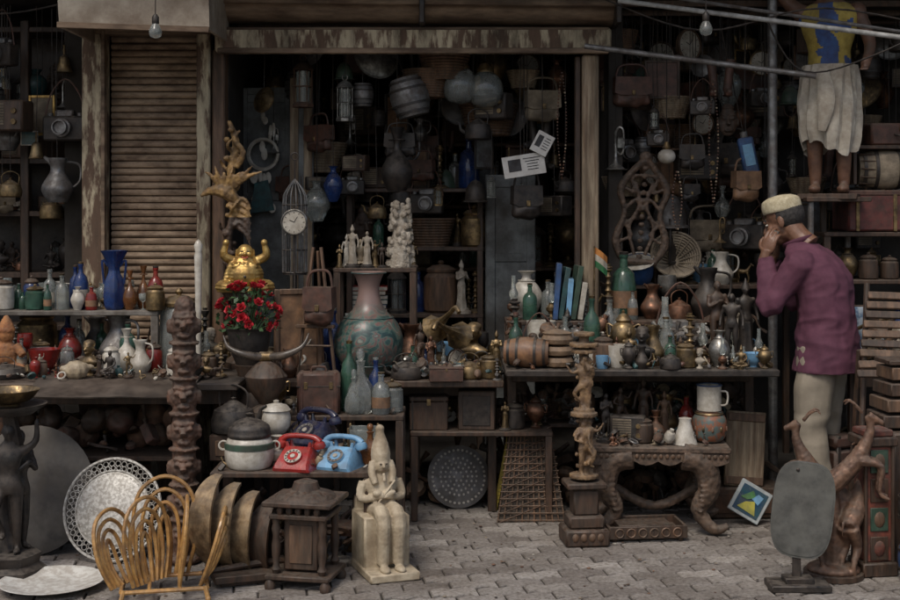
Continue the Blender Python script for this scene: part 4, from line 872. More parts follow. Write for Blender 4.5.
# ---- centre clutter
occ=[(-.42,6.72,.19),(-.66,6.6,.1),(-.81,6.8,.07),(-.83,6.95,.07)]
spec([('kettle',black,-.22,6.58,.72,.13,1.3),('camera',black,-.14,6.6,.72,.09,1.4),('bowl',teal,.02,6.62,.72,.07,1.8),('kettle',brass,.10,6.6,.72,.13,1.1),('jar',brass,.20,6.6,.72,.13,.8)],occ)
fill(-.3,.25,6.54,7.05,.72,44,.10,.30,T_MIX,occ); fill(-.95,-.5,6.56,6.9,.72,12,.12,.3,T_MIX,occ)
heap('trinket_heap',-.3,.26,6.52,6.8,.72,115,.025,.065,HM,2)
for i,(x,y,z,rx,rz) in enumerate(((.05,6.75,.92,70,-30),(-.08,6.85,.95,60,30))):
    g=G(); g.lathe(sp([(.012,.2),(.018,.12),(.035,.05),(.075,0)],4),brass,24,flute=8,fa=.05); g.tube([(0,0,.2),(0,.0,.25),(0,-.04,.27)],.012,brass,8,3); g.done('gramophone_horn',(x,y,z),rot=(radians(rx),0,radians(rz)))
put('box',dwood,-.11,6.66,.455,.17,1.15,2,name='wooden_jewellery_box'); 
g=G(); g.box((0,0,.1),(.19,.16,.2),dwood,bev=.006); g.box((0,-.082,.1),(.14,.006,.15),black); g.ball((-.03,-.075,.09),(.035,.01,.045),brass); g.ball((.035,-.075,.08),(.025,.01,.035),gold); g.done('shadow_box',(.14,6.68,.455),-4)
put('box',leather,-.02,6.52,.72-.0,.07,2.4,3,name='lacquered_box')
spec([('jar',black,.33,6.66,.455,.14,.8),('urn',copper,.44,6.68,.455,.17,.6),('figurine',brass,.28,6.6,.455,.15,.4)],[])
fill(-.15,.5,6.8,6.98,.455,6,.15,.2,T_DARK)
heap('scrap_heap',-.2,.5,6.72,7.0,.455,60,.04,.09,HM,3); heap('scrap_heap',-.25,.55,6.95,7.15,.0,70,.06,.16,[dwood,mwood,black,rust,leather],3)
g=G(); dk=M('dark_pewter',(.13,.12,.115),(.07,.065,.06),.45,.5)
g.lathe([(0,.004),(.11,.004),(.112,-.002),(.16,-.006),(.164,-.004),(.164,.002),(.115,.008),(0,.008)],dk,48,Ro(90))
ph=M('pierced_hole_edge',(.50,.47,.42),(.38,.35,.3),.6,bump=0,dirt=.2)
for k,n in((1,6),(2,12),(3,18),(4,24)):
    for i in range(n): a=2*pi*i/n; g.ball((.024*k*cos(a),-.0072,.024*k*sin(a)),(.0075,.002,.0075),ph,6)
for i in range(36): a=2*pi*i/36; g.ball((.138*cos(a),-.007,.138*sin(a)),(.007,.003,.007),ph,6)
l,r_=leanT(.045,6.88,.164,15,5); g.done('perforated_metal_plate',l,rot=r_)
g=G(); g.box((0,0,.21),(.022,.006,.42),M('yellow_paint',(.55,.42,.05),(.42,.30,.04),.5),bev=.001)
for i in range(20): g.box((.004,-.0035,.02+i*.02),(.012,.001,.002),black,bev=.0001)
g.done('yellow_ruler',(.235,6.80,0),rot=(radians(-6),radians(11),0))
g=G()
for i in range(12): 
    t=-.17+.34*i/11
    g.tube([(t,0,.0),(t*.6,0,.44)],.004,mwood,5)
for i in range(13): g.tube([(-.17+.004*i,-.004,.01+.035*i),(.17-.004*i,-.004,.01+.035*i)],.004,mwood,5)
for i in range(10): g.tube([(-.16+.005*i,-.006,.04*i),(.15-.004*i,-.006,.04*i+.12)],.003,rust,4)
g.prism([(-.17,0),(.17,0),(.11,.44),(-.11,.44)],.004,M('mesh_back',(.07,.05,.037),(.035,.025,.018),.8),Tr(0,.012,0)); g.done('wire_lattice_panel',(.41,6.55,0),rot=(radians(-14),0,0))
# ---------------- MIDDLE RIGHT TABLE ----------------
ZM=.80
table('display_table',.27,1.60,6.3,7.25,ZM,black,inset=.45)
shelf(.88,2.0,7.32,7.68,[1.15],'raised_shelf'); shelf(.3,1.55,6.95,7.22,[.98],'raised_shelf')
g=G(); g.T=Tr(0,0,.075)@Ro(0,90,0)@Tr(0,0,-.11)@Sc(.15,.15,.22); k_barrel(g,M('barrel_wood',(.24,.12,.055),(.13,.06,.03),.5),1); g.done('small_wooden_barrel',(.38,6.40,ZM),-12)
g=G(); wb=M('turned_wood',(.26,.17,.10),(.15,.09,.05),.6)
for z in(0,.055,.11): g.lathe([(.05,z),(.075,z+.01),(.08,z+.03),(.07,z+.05),(.0,z+.052)],wb,24)
g.lathe([(.07,.16),(.075,.17),(.03,.185),(0,.19)],wb,24); g.done('stacked_wooden_bowls',(.53,6.42,ZM))
occ=[(.38,6.4,.12),(.53,6.42,.085),(.64,6.3,.09)]
spec([('cup',white,.83,6.42,ZM,.11,1.0,'enamel_mug'),('jar',mwood,.76,6.45,ZM,.16,.7),('bust',black,.95,6.42,ZM,.20,.5),('jug',brass,1.01,6.48,ZM,.2,.6),('bottle',gclear,1.08,6.5,ZM,.24,.4),('jar',brass,1.16,6.4,ZM,.13,.8),('vase',silver,1.33,6.42,ZM,.18,.6),('candlestick',brass,1.20,6.5,ZM,.26,.35),('bottle',ggreen,.72,6.6,ZM,.34,.25),('urn',brass,.88,6.6,ZM,.27,.5),('oil_lamp',brass,1.1,6.65,ZM,.33,.4),('figurine',black,1.42,6.55,ZM,.36,.4),('figurine',black,1.5,6.6,ZM,.4,.4),('figurine',dwood,1.36,6.62,ZM,.42,.4),('bowl',lblue,.98,6.62,ZM,.12,1.6),('clock',brass,.69,6.45,ZM,.12,1),('bowl',lblue,1.5,6.42,ZM,.07,1.4)],occ)
fill(.32,1.56,6.34,6.9,ZM,100,.11,.32,T_MIX+T_FIG+T_FIG,occ)
heap('trinket_heap',.30,1.58,6.32,6.62,ZM,115,.025,.06,HM+[gclear],2); heap('trinket_heap',.30,1.58,6.6,6.92,ZM,110,.04,.10,HM,4)
fill(.33,1.5,7.0,7.18,.98,26,.2,.38,T_MIX+T_FIG)
fill(.95,1.95,7.38,7.62,1.15,20,.16,.32,T_MIX+T_FIG)
g=G()
for i,(c,h) in enumerate(((blue,.30),(teal,.28),(lblue,.22),(green,.29),(paper,.20))):
    g.box((i*.032,R.uniform(-.02,.02),h/2),(.028,.16,h),c,Ro(0,7+R.uniform(-3,3),R.uniform(-6,6)),.002)
g.done('upright_books',(.58,7.05,.985),0)
g=G(); g.tube([(0,0,0),(0,0,.40)],.004,brass,6); saf=M('saffron_cloth',(.5,.2,.04),(.4,.15,.03),.9,dirt=.3); gr=M('flag_green',(.02,.16,.05),(.015,.11,.04),.9,dirt=.3)
for k,c in enumerate((gr,paper,saf)):
    v=[];f=[]
    for i in range(7):
        for j in range(2): v.append((.1*i/6*.7,.012*sin(i*1.2),.29+.035*(k+j)-.055*(i/6)**1.3))
    for i in range(6): f.append((2*i,2*i+2,2*i+3,2*i+1))
    g.add(v,f,c)
g.lathe([(0,0),(.03,0),(.006,.02),(0,.02)],brass,12); g.done('table_flag',(.76,6.85,.985))
g=G(); g.lathe(sp([(.05,0),(.08,.05),(.09,.13),(.10,.15)],2)+sp([(.09,.145),(.075,.05),(0,.02)],2),blue,24); g.lathe([(.101,.145),(.104,.15),(.101,.155),(.095,.15)],white,24); g.done('blue_enamel_basin',(1.08,7.4,1.15),rot=(radians(25),radians(-10),0))
g=G(); 
for i in range(9): ring(g,(0,0,.02*i*.6),.05+.011*i,.0075,canvas,seg=24)
for j in range(16): a=2*pi*j/16; g.tube([(.03*cos(a),.03*sin(a),0),(.14*cos(a),.14*sin(a),.10)],.005,canvas,5)
g.lathe([(0,.0),(.06,.0),(0,.004)],canvas,20); g.done('cane_basket',(1.28,7.45,1.28),rot=(radians(65),0,0))
q=G(); q.tube([(0,0,.3),(0,0,.98)],.024,X0,10)
for (z,p,a) in((.33,'dance',0),(.62,'pray',160)):
    v,f=FIG[p]; q.add(v,f,X0,Tr(0,-.03,z)@Ro(0,0,a)@Sc(.27)); v,f=FIG['raise']; q.add(v,f,X0,Tr(0.02,-.02,z)@Ro(0,0,a+80)@Sc(.26)); v,f=FIG['dance']; q.add(v,f,X0,Tr(-.01,-.03,z)@Ro(0,0,a+30)@Sc(.25))
for z,r in((.31,.07),(.60,.065),(.62,.05),(.90,.06),(.93,.07),(.98,.05)): q.lathe([(0,z),(r,z),(r,z+.018),(0,z+.018)],X0,16)
for i in range(30): a=i*2.39; q.ball((.036*cos(a),.036*sin(a),.34+i*.02),.011,X0,8)
v,f=blob(q,.0045,0,lambda p:.002*noise.noise(p*110)); g=G(); g.add(v,f,M('antique_carving',(.29,.18,.09),(.11,.06,.03),.6,dirt=.55)); g.box((0,0,.04),(.21,.19,.08),dwood,bev=.01); g.box((0,0,.11),(.17,.15,.06),dwood,bev=.01); g.box((0,0,.20),(.12,.11,.12),dwood,bev=.008); g.box((0,0,.28),(.19,.16,.03),dwood,bev=.008)
for i in range(4): g.ball((-.06+.04*i,-.095,.045),(.016,.008,.02),mwood,8)
g.done('carved_figure_lamp',(.635,6.16,0),6)
carv=M('carved_teak',(.145,.092,.06),(.05,.032,.022),.6,sc=30,dirt=.5,bump=.6)
g=G(); g.box((0,0,.415),(.70,.46,.03),carv,bev=.01); 
o=[(-.34,.40),(.34,.40)]+[(.34-.68*i/24,.36-.02*abs(sin(i*pi/4))) for i in range(25)]
g.prism(o,.02,carv,Tr(0,-.21,0)); g.prism(o,.02,carv,Tr(0,.21,0))
q=G()
for s in(-1,1):
    for y in(-.17,.17):
        q.tube([(s*.12,y,.38),(s*.22,y,.35),(s*.25,y,.22),(s*.20,y,.12),(s*.27,y-.02,.03),(s*.34,y-.03,.05)],[.07,.065,.055,.04,.028,.018],X0,10,4)
        q.ball((s*.24,y-.04,.30),(.03,.02,.05),X0)
        for i in range(10): q.ball((s*(.24-.004*i),y-.045,.34-.024*i),(.03-.0015*i,.012,.009),X0,8)
q.tube([(-.22,0,.2),(0,-.02,.10),(.22,0,.2)],.025,X0,8,4)
v,f=blob(q,.008,1,lambda p:.004*noise.noise(p*60)); g.add(v,f,carv)
for i in range(24): g.ball((-.33+.0287*i,-.224,.385),(.010,.005,.012),mwood,8)
g.done('carved_elephant_leg_table',(1.02,6.50,0),-4)
spec([('radio',black,.88,6.42,.432,.13,1.3,'typewriter_case'),('figurine',black,.77,6.42,.432,.24,.4),('figurine',dwood,.86,6.56,.432,.25,.4),('figurine',dwood,.98,6.58,.432,.28,.4),('vase',copper,1.02,6.44,.432,.15,.7),('jar',dwood,.95,6.4,.432,.13,.8),('bottle',gred,1.20,6.6,.432,.2,.4),('figurine',mwood,1.08,6.55,.432,.22,.4),('jug',brass,1.1,6.62,.432,.2,.6)],[])
heap('trinket_heap',.72,1.25,6.3,6.6,.432,60,.03,.07,HM,1)
g=G(); g.lathe([(.062,0),(.058,.01),(.035,.08),(.028,.11),(.032,.125),(.01,.13),(0,.131)],white,28); g.done('white_porcelain_bell',(1.15,6.36,.432))
g=G(); pot=M('painted_pot',(.10,.14,.13),(.28,.10,.05),.4,sc=25,contrast=.04); g.lathe(sp([(.05,0),(.075,.02),(.088,.07),(.08,.12),(.06,.14),(.065,.15)],3)+[(0,.15)],pot,28); ring(g,(0,0,.14),.064,.007,brass)
for i in range(12): a=2*pi*i/12; g.ball((.087*cos(a),.087*sin(a),.07),(.007,.007,.014),terra if i%2 else brass,8)
g.done('painted_ceramic_pot',(1.28,6.42,.432))
g=G(); g.lathe([(.055,0),(.06,.004),(.06,.12),(.064,.128),(.058,.128),(.055,.01),(0,.01)],white,28); ring(g,(0,0,.127),.061,.004,blue,seg=28); g.tube([(.06,0,.1),(.092,0,.095),(.09,0,.04),(.06,0,.03)],.005,white,7,3); g.done('enamel_milk_can',(1.28,6.42,.585),-30)
shelf(.5,1.6,6.85,7.15,[.45],'under_shelf'); fill(.55,1.55,6.9,7.1,.45,20,.18,.30,T_DARK)
heap('scrap_heap',.5,1.6,6.8,7.1,.45,100,.05,.11,HM,3); heap('scrap_heap',.55,1.65,6.85,7.15,.0,100,.07,.17,[dwood,mwood,black,rust,leather],3)
g=G(); g.box((0,0,.03),(.36,.22,.02),dwood,bev=.004)
for s in(-1,1): g.box((0,s*.11,.045),(.38,.015,.06),dwood); g.box((s*.185,0,.045),(.015,.205,.058),dwood)
for i in range(6): ring(g,(-.14+.056*i,-.119,.045),.02,.004,mwood,'y',12,4)
for x in(-.16,.16):
    for y in(-.09,.09): g.lathe([(0,0),(.014,0),(.016,.02)],dwood,8,Tr(x,y,0))
g.box((.0,.0,.055),(.26,.14,.03),dwood); g.done('carved_wooden_tray',(.93,6.28,0),6)
g=G(); g.box((0,0,.19),(.20,.03,.38),pwood,bev=.004); 
for z in(.03,.35): g.box((0,-.02,z),(.19,.012,.04),mwood)
g.done('wooden_board',(1.50,6.65,0.16),rot=(radians(-8),radians(4),0)); g=G(); g.box((0,0,.08),(.4,.2,.16),dwood,bev=.01); g.box((0,-.102,.08),(.3,.01,.1),rust); g.done('wooden_chest',(1.5,6.72,0))
g=G(); g.box((0,0,0),(.17,.014,.17),M('tile_border',(.46,.50,.50),(.36,.41,.42),.3,dirt=.3),bev=.004); g.box((0,-.008,0),(.135,.006,.135),M('tile_blue',(.02,.06,.12),(.02,.10,.12),.2,sc=10),bev=.001)
g.prism([(-.05,-.05),(.05,-.055),(.02,.01),(-.02,-.01)],.004,M('tile_yellow',(.50,.44,.08),(.34,.34,.08),.3),Tr(0,-.012,0)); g.prism([(-.055,0),(-.01,.055),(.015,.03),(-.02,0)],.004,M('tile_green',(.08,.26,.08)),Tr(0,-.0125,0)); g.prism([(.0,.015),(.04,.0),(.05,.045),(.02,.05)],.004,lblue,Tr(0,-.0128,0))
g.done('framed_tile_picture',(1.50,6.5,.117),rot=(radians(-14),radians(30),radians(-8)))
g=G(); sl=M('grey_slate',(.095,.095,.085),(.05,.05,.045),.75,sc=14,dirt=.4,dirtc=(.15,.15,.13),dust=.2); o=[]
for k in range(40):
    a=2*pi*k/40; n_=.62; c,s=cos(a),sin(a); o.append((.125*abs(c)**n_*(1 if c>0 else -1),.20*abs(s)**n_*(1 if s>0 else -1)*(1) ))
g.prism(o,.03,sl,Tr(.02,0,.33)@Ro(0,6,0)); g.prism([(x*.93,z*.95) for x,z in o],.036,sl,Tr(.02,0,.33)@Ro(0,6,0))
g.box((-.005,0,.10),(.035,.02,.12),black); g.box((0,0,.015),(.25,.14,.03),black,Ro(0,0,12),.005); g.box((0,0,.04),(.12,.08,.025),black,Ro(0,0,12)); g.ball((0,-.02,.5),(.008,.004,.008),black,8); g.done('oval_slate_panel',(1.45,5.42,0),-12)
q=G()
def ante(T,k=1):
    def P(l): return [tuple(T@Vector(p)) for p in l]
    q.tube(P([(-.10,0,.34),(-.04,0,.38),(.04,0,.46),(.08,0,.52)]),[.034,.044,.038,.032],X0,10,4)
    q.tube(P([(.08,0,.52),(.11,0,.60),(.10,0,.66)]),[.03,.018,.016],X0,8,3); q.tube(P([(.10,0,.66),(.16,0,.63)]),[.020,.010],X0,8)
    for s in(-1,1):
        q.tube(P([(.08,s*.015,.67),(.03,s*.02,.72),(.0,s*.03,.70)]),[.008,.007,.003],X0,6,3)
        q.tube(P([(-.09,s*.02,.34),(-.05,s*.03,.24),(-.10,s*.03,.16),(-.07,s*.03,.03)]),[.03,.02,.012,.010],X0,8,3)
        q.tube(P([(.07,s*.02,.48),(.15,s*.03,.46),(.14,s*.03,.36),(.18,s*.03,.33)]),[.024,.014,.010,.008],X0,7,3)
    q.tube(P([(-.11,0,.36),(-.15,0,.37),(-.16,0,.31)]),[.012,.008,.004],X0,6,3)
ante(Tr(.03,0,0)); ante(Tr(-.04,.09,-.02)@Ro(0,0,175)@Sc(.95)); ante(Tr(.09,.05,-.08)@Ro(0,0,60)@Sc(.85))
q.tube([(0,.03,.0),(.0,.03,.35)],[.05,.02],X0,8)
q.ball((0,.03,.03),(.11,.10,.03),X0)
v,f=blob(q,.006,1,lambda p:.002*noise.noise(p*80)); g=G(); g.add(v,f,M('rusty_bronze',(.24,.135,.085),(.11,.06,.04),.5,.4,dirt=.5)); g.lathe([(0,-.0),(.12,0),(.12,.02),(0,.022)],dwood,24,Tr(0,.03,0)); g.done('leaping_antelope_sculpture',(1.65,5.58,0),-10,sc=1.06)
g=G(); rp_=M('red_lacquer_worn',(.20,.05,.03),(.075,.025,.018),.65,dirt=.6); g.box((0,0,.03),(.16,.16,.06),dwood,bev=.006); g.box((0,0,.31),(.12,.12,.50),rp_,bev=.006); g.box((0,0,.58),(.16,.16,.04),dwood,bev=.006); g.box((0,0,.615),(.13,.13,.03),rp_,bev=.006)
for i in range(4):
    g.box((0,-.062,.12+.125*i),(.08,.008,.10),green if i%2 else dwood,bev=.003); g.ball((0,-.066,.12+.125*i),(.025,.008,.035),mwood if i%2 else rp_,10)
for s in(-1,1):
    for t in(-1,1): g.tube([(s*.062,t*.062,.06),(s*.062,t*.062,.56)],.009,dwood,7)
g.done('red_lacquer_column',(1.84,5.66,0),8)
g=G(); 
for i in range(4): g.box((0,0,.03+.07*i),(.30-.025*i,.22-.02*i,.055),mwood if i%2 else dwood,Ro(0,0,R.uniform(-5,5)),bev=.004)
g.box((0,0,.29),(.24,.18,.02),dwood); g.done('slatted_wooden_box',(2.06,5.85,.61),4); 
g=G(); g.box((0,0,.3),(.3,.3,.6),dwood,bev=.01); g.box((0,-.151,.3),(.22,.01,.5),mwood); g.done('wooden_cabinet',(2.08,5.85,0),4)
g=G(); 
for i in range(9): 
    w=.34-.020*i; g.box((0,-.10+.018*i,.045*i),(w,.02,.036),mwood if i%3 else dwood,Ro(-20,R.uniform(-2.5,2.5),0),.004)
for s in(-1,1): g.tube([(s*.17,-.12,-.78),(s*.09,.06,.42)],.014,dwood,7); g.tube([(s*.15,.2,-.78),(s*.14,.0,.1)],.012,dwood,7)
g.done('folding_wooden_chair',(2.11,6.25,.80),-6)
g=G(); g.box((0,0,.15),(.15,.008,.30),M('poster_blue_white',(.45,.52,.58),(.12,.20,.30),.7,sc=12,contrast=.04,dirt=.5,dust=0),bev=.001); g.box((0,.006,.15),(.17,.01,.32),dwood); g.done('painted_tin_sign',(2.04,6.62,.78),rot=(radians(-6),0,0))
for i,(z,c) in enumerate(((0,blue),(.22,black))): put('barrel',c,2.0,5.5,z,.2,.8,name='paint_drum')
table('display_table',1.98,3.2,6.5,7.3,.8,dwood); fill(2.12,2.7,6.6,7.2,.8,26,.18,.40,T_DARK+T_MIX)
heap('scrap_heap',2.1,2.7,6.5,7.0,.8,60,.05,.12,HM,3)
shelf(2.0,3.0,6.95,7.35,[1.2,1.455],'side_shelf'); fill(2.05,2.7,7.0,7.15,1.2,10,.14,.2,T_DARK)
for i in range(5): put(R.choice(['jar','box','vase','barrel']),R.choice([mwood,terra,dwood,leather]),2.0+.13*i,6.6,.0,.45,.7)
g=G(); g.box((0,0,.1),(.5,.3,.2),M('maroon_chest',(.13,.03,.025),(.06,.018,.015),.6),bev=.01); g.box((0,0,.205),(.51,.31,.03),leather,bev=.006)
for s in(-1,0,1): g.box((s*.2,-.152,.1),(.02,.008,.2),brass)
g.done('maroon_trunk',(2.38,7.1,1.46)); 
g=G(); g.T=Tr(0,0,.11)@Ro(0,90,0)@Tr(0,0,-.15)@Sc(.22,.22,.3); k_barrel(g,canvas,1); g.T=Matrix()
for i in range(14): a=2*pi*i/14; g.tube([(-.15,.1*cos(a),.11+.1*sin(a)),(.15,.1*cos(a+.2),.11+.1*sin(a+.2))],.004,dwood,4)
g.done('drum',(2.36,7.05,1.685),-5)
g=G(); g.box((0,0,.06),(.36,.26,.12),leather,bev=.012); g.box((0,-.133,.09),(.05,.01,.03),brass); g.tube([(-.05,-.13,.06),(-.03,-.16,.05),(.03,-.16,.05),(.05,-.13,.06)],.006,black,6,2); g.done('old_suitcase',(2.42,7.1,1.92),6)
g=G(); g.box((0,.0,0),(.6,.3,.02),dwood); 
for s in(-1,1): g.box((s*.28,0,-.1),(.02,.28,.2),dwood)
g.done('wall_shelf',(2.45,7.1,1.91))
# ---------------- hanging bay ----------------
HZ=2.7
hangfill(120,.98,2.1,7.4,8.05,1.25,2.55,HZ,.13,.32,.065)
hangfill(45,2.08,3.0,7.4,8.05,1.3,2.5,HZ,.13,.32,.08)
spec2=[('trumpet',silver,.93,7.3,1.80,.24,.5,'silver_bugle'),('camera',black,1.16,7.25,1.93,.09,1.4,'old_camera'),('handbag',black,1.36,7.3,1.80,.2,.8,'black_camera_bag'),('handbag',black,1.34,7.25,1.62,.14,.8,'black_camera_bag'),('mask',dwood,1.55,7.25,1.97,.18,.6,'carved_mask'),('handbag',tan,1.64,7.2,1.62,.24,.7,'tan_leather_bag'),('lantern',black,1.13,7.2,2.02,.13,.5,'ship_lantern'),('camera',steel,1.4,7.2,2.1,.1,1.4,'old_camera'),('picture_frame',dwood,1.2,7.35,2.2,.22,.9,'old_picture_frame'),('boots',leather,1.5,7.2,2.2,.22,.6,'leather_boots'),('handbag',leather,1.02,7.3,2.15,.24,1.0,'leather_case')]
for k,m,x,y,z,h,w,nm in spec2: put(k,m,x,y,z,h,w,R.uniform(-25,25),nm,hang=HZ)
g=G(); g.ball((0,0,0),(.05,.05,.042),white,18); g.tube([(0,0,.04),(0,0,.8)],.003,black,4); g.lathe([(.02,.03),(.025,.05),(.01,.08),(0,.08)],brass,12); g.done('white_lamp_globe',(1.20,7.2,1.87))
g=G(); g.box((0,0,.125),(.085,.05,.23),blue,bev=.01); g.box((0,-.027,.14),(.055,.004,.12),lblue,bev=.002); g.lathe([(.02,.24),(.022,.27),(0,.275)],steel,12); g.tube([(0,0,.27),(0,0,.9)],.003,black,4); g.done('blue_thermos_flask',(1.68,7.2,1.74),rot=(0,radians(-12),0))
q=G(); 
for s in(-1,1): q.tube([(s*.08,0,0),(s*.14,0,.12),(s*.10,0,.28),(s*.13,0,.42),(s*.05,0,.54),(0,0,.58)],[.016,.024,.016,.022,.02,.024],X0,8,5); q.tube([(s*.03,0,.05),(s*.07,0,.2),(s*.02,0,.33),(s*.05,0,.46)],.011,X0,7,4); q.tube([(s*.10,0,.3),(s*.04,0,.36),(0,0,.3)],.011,X0,7,3); q.tube([(s*.12,0,.12),(s*.05,0,.16),(s*.09,0,.22),(s*.03,0,.26)],.010,X0,7,3); q.tube([(s*.1,0,.42),(s*.05,0,.40),(s*.07,0,.48),(0,0,.5)],.010,X0,7,3)
q.tube([(-.1,0,.01),(.1,0,.01)],.018,X0,8); q.ball((0,0,.6),(.04,.025,.035),X0)
for i in range(12): q.ball((0,0,.04+.045*i),(.018,.014,.016),X0,8)
v,f=blob(q,.0055,1,lambda p:.003*noise.noise(p*80)); g=G(); g.add(v,f,carv); g.done('carved_chair_back',(1.06,7.3,1.27),rot=(0,radians(4),0))
for x,y,z0,z1 in((.62,7.2,1.75,2.35),(1.45,7.15,1.6,2.3),(1.25,7.15,1.45,1.8)):
    g=G(); n=int((z1-z0)/.018)
    for i in range(n):
        t=i/n; g.ball((.025*sin(t*pi),0,(z1-z0)*t),.006,R.choice([dwood,terra,leather,cream]),6); g.ball((-.025*sin(t*pi),0,(z1-z0)*t),.006,R.choice([dwood,terra,leather]),6)
    g.done('bead_string',(x,y,z0))
g=G(); g.tube([(1.74,7.0,0),(1.735,7.0,3.1)],.026,steel,14); g.done('steel_post')
g=G(); g.tube([(.72,6.95,2.45),(1.9,6.75,2.27)],.015,steel,10); g.done('pipe_rail')
g=G(); g.tube([(.88,6.8,2.67),(2.5,6.4,2.39)],.013,M('white_pipe',(.45,.45,.43),(.3,.3,.28),.5),10); g.tube([(1.2,6.8,2.68),(2.5,6.55,2.44)],.010,steel,8); g.done('pipe_rail')
def cable(pts,name='power_cable',r=.005): G().tube(pts,r,black,6,6).done(name)
cable([(.8,6.9,2.7),(1.3,6.7,2.5),(1.9,6.6,2.6),(2.6,6.5,2.45)]); cable([(-3,6.9,2.72),(-2.4,6.8,2.6),(-1.9,6.7,2.66)]); cable([(1.7,7.0,2.6),(1.85,6.8,2.3),(2.2,6.6,2.38),(2.6,6.5,2.6)])
def bulb(x,y,z):
    g=G(); g.lathe(sp([(0,0),(.025,.01),(.032,.035),(.022,.06),(.014,.075)],3),gclear,18); g.lathe([(.016,.072),(.018,.075),(.018,.105),(.008,.12),(0,.12)],black,14); g.tube([(0,0,.12),(0,0,3.05-z)],.003,black,5); g.tube([(-.008,0,.03),(-.004,0,.05),(.004,0,.05),(.008,0,.03)],.001,brass,4); g.done('hanging_light_bulb',(x,y,z))
bulb(-1.45,6.4,2.42); bulb(1.27,6.45,2.44)
# ---------------- mannequin statue ----------------
H=1.22
v,f=human('hold',.009); skinb=M('painted_wood_skin',(.17,.085,.05),(.11,.05,.03),.5,dirt=.4)
g=G(); g.add(v,f,skinb,Sc(H))
ves=G(); ves.loft([(0,0,.52,.098,.08),(0,-.002,.62,.09,.072),(0,-.005,.72,.118,.08),(0,0,.79,.135,.072),(0,.005,.83,.085,.055)],X0,24)
vm=M('yellow_vest',(.46,.35,.08),(.34,.25,.05),.9,dirt=.4); vb=M('blue_vest',(.05,.11,.28),(.04,.07,.19),.9,dirt=.4)
vv,vf=blob(ves,.008,1,lambda p:.004*noise.noise(p*30)); g.add(vv,vf,lambda c: vb if (abs(c.x+.04*noise.noise(c*12))<.028 or c.z<.56 or noise.noise(c*16)>.28) else vm,Sc(H))
v=[];f=[];n=64;rows=18
for j in range(rows+1):
    t=j/rows; z=.56-.36*t
    for i in range(n):
        a=2*pi*i/n; rr=.10+.035*sin(pi*t*.7)-.03*t; fold=1+.09*sin(a*9+2*t)*(.3+t)+.05*sin(a*17+4*t)+.08*noise.noise(Vector((cos(a)*2,sin(a)*2,t*3))); v.append((rr*fold*1.1*cos(a),rr*fold*.9*sin(a),z+.03*sin(a*2)*t+.01*sin(a*9)*t))
for j in range(rows):
    for i in range(n): f.append((j*n+i,j*n+(i+1)%n,(j+1)*n+(i+1)%n,(j+1)*n+i))
g.add(v,f,M('white_dhoti',(.50,.46,.38),(.37,.33,.27),.95,dirt=.4,dirtc=(.2,.15,.1)),Sc(H))
g.tube([(-.02*H,-.1*H,.54*H),(.0,-.13*H,.4*H),(-.02*H,-.12*H,.27*H)],[.03,.045,.02],_m['white_dhoti'],8,4,flat=(1,.4))
g.box((0,0,-.015),(.3,.26,.03),dwood); g.done('painted_mannequin_statue',(2.02,6.92,1.66),-22)
g=G(); g.box((0,0,0),(.34,.34,.025),dwood); g.box((0,.12,-.1),(.03,.03,.2),dwood); g.tube([(-.14,-.14,-.01),(-.14,-.14,-1.64)],.016,steel,8); g.tube([(.14,.14,-.01),(.14,.14,-1.64)],.016,steel,8); g.done('statue_platform',(2.03,6.95,1.63))
# ---------------- MAN ----------------
skin=M('skin',(.20,.105,.065),(.15,.075,.045),.5,dirt=.15,sc=30,dust=0)
shirt=M('plum_cotton',(.115,.038,.062),(.085,.027,.046),.9,dirt=.25,dirtc=(.045,.017,.027),sc=14,dust=0)
trou=M('khaki_cloth',(.29,.25,.19),(.24,.205,.155),.95,dirt=.2,dirtc=(.16,.135,.10),sc=10,dust=0)
man=D.objects.new('standing_man',None); COL.objects.link(man)
def part(g,nm):
    o=g.done(nm,ang=60); o.parent=man; return o
q=G()
for s in(-1,1): q.tube([(.025,s*.075,.90),(.015,s*.09,.72),(-.005,s*.10,.48),(.02,s*.105,.25),(.03,s*.11,.05)],[.098,.098,.083,.08,.082],X0,16,4)
q.ball((.025,0,.88),(.115,.155,.11),X0,18)
def fold(p):
    return .008*noise.noise(Vector((p.x*14,p.y*14,p.z*6)))+.014*noise.noise(Vector((p.x*5,p.y*5+3,p.z*16)))*(1 if p.z<.3 or .42<p.z<.58 else .4)
v,f=blob(q,.010,2,fold); g=G(); g.add(v,f,trou); part(g,'trousers')
# stooped torso: upper back rounded, shoulders and head carried forward (-x)
q=G(); q.loft([(.045,0,.775,.165,.200),(.05,0,.86,.158,.195),(.05,0,.97,.146,.180),(.04,0,1.10,.138,.178),(.02,0,1.22,.145,.188),(-.015,0,1.31,.135,.185),(-.055,0,1.375,.105,.145),(-.095,0,1.415,.066,.078)],X0,28)
LS,LE,LH=(-.035,-.165,1.315),(-.175,-.215,1.10),(-.225,-.125,1.375)
RS,RE,RH=(-.035,.165,1.315),(-.20,.19,1.10),(-.27,.06,1.33)
def lerp(a,b,t): return tuple(p+(q_-p)*t for p,q_ in zip(a,b))
for S,E,Hh in((LS,LE,LH),(RS,RE,RH)):
    q.ball(S,(.076,.066,.072),X0); q.tube([S,lerp(S,E,.5),E,lerp(E,Hh,.45),lerp(E,Hh,.86)],[.072,.065,.058,.050,.042],X0,14,4)
def sfold(p):
    b_=.010*noise.noise(Vector((p.x*9+p.z*5,p.y*9,p.z*9)))+.006*noise.noise(Vector((p.x*22,p.y*22,p.z*11)))
    r_=abs(noise.noise(Vector((p.x*5-p.z*9,p.y*10,p.z*13+5)))); return b_+.016*(max(0,.35-r_))-.004
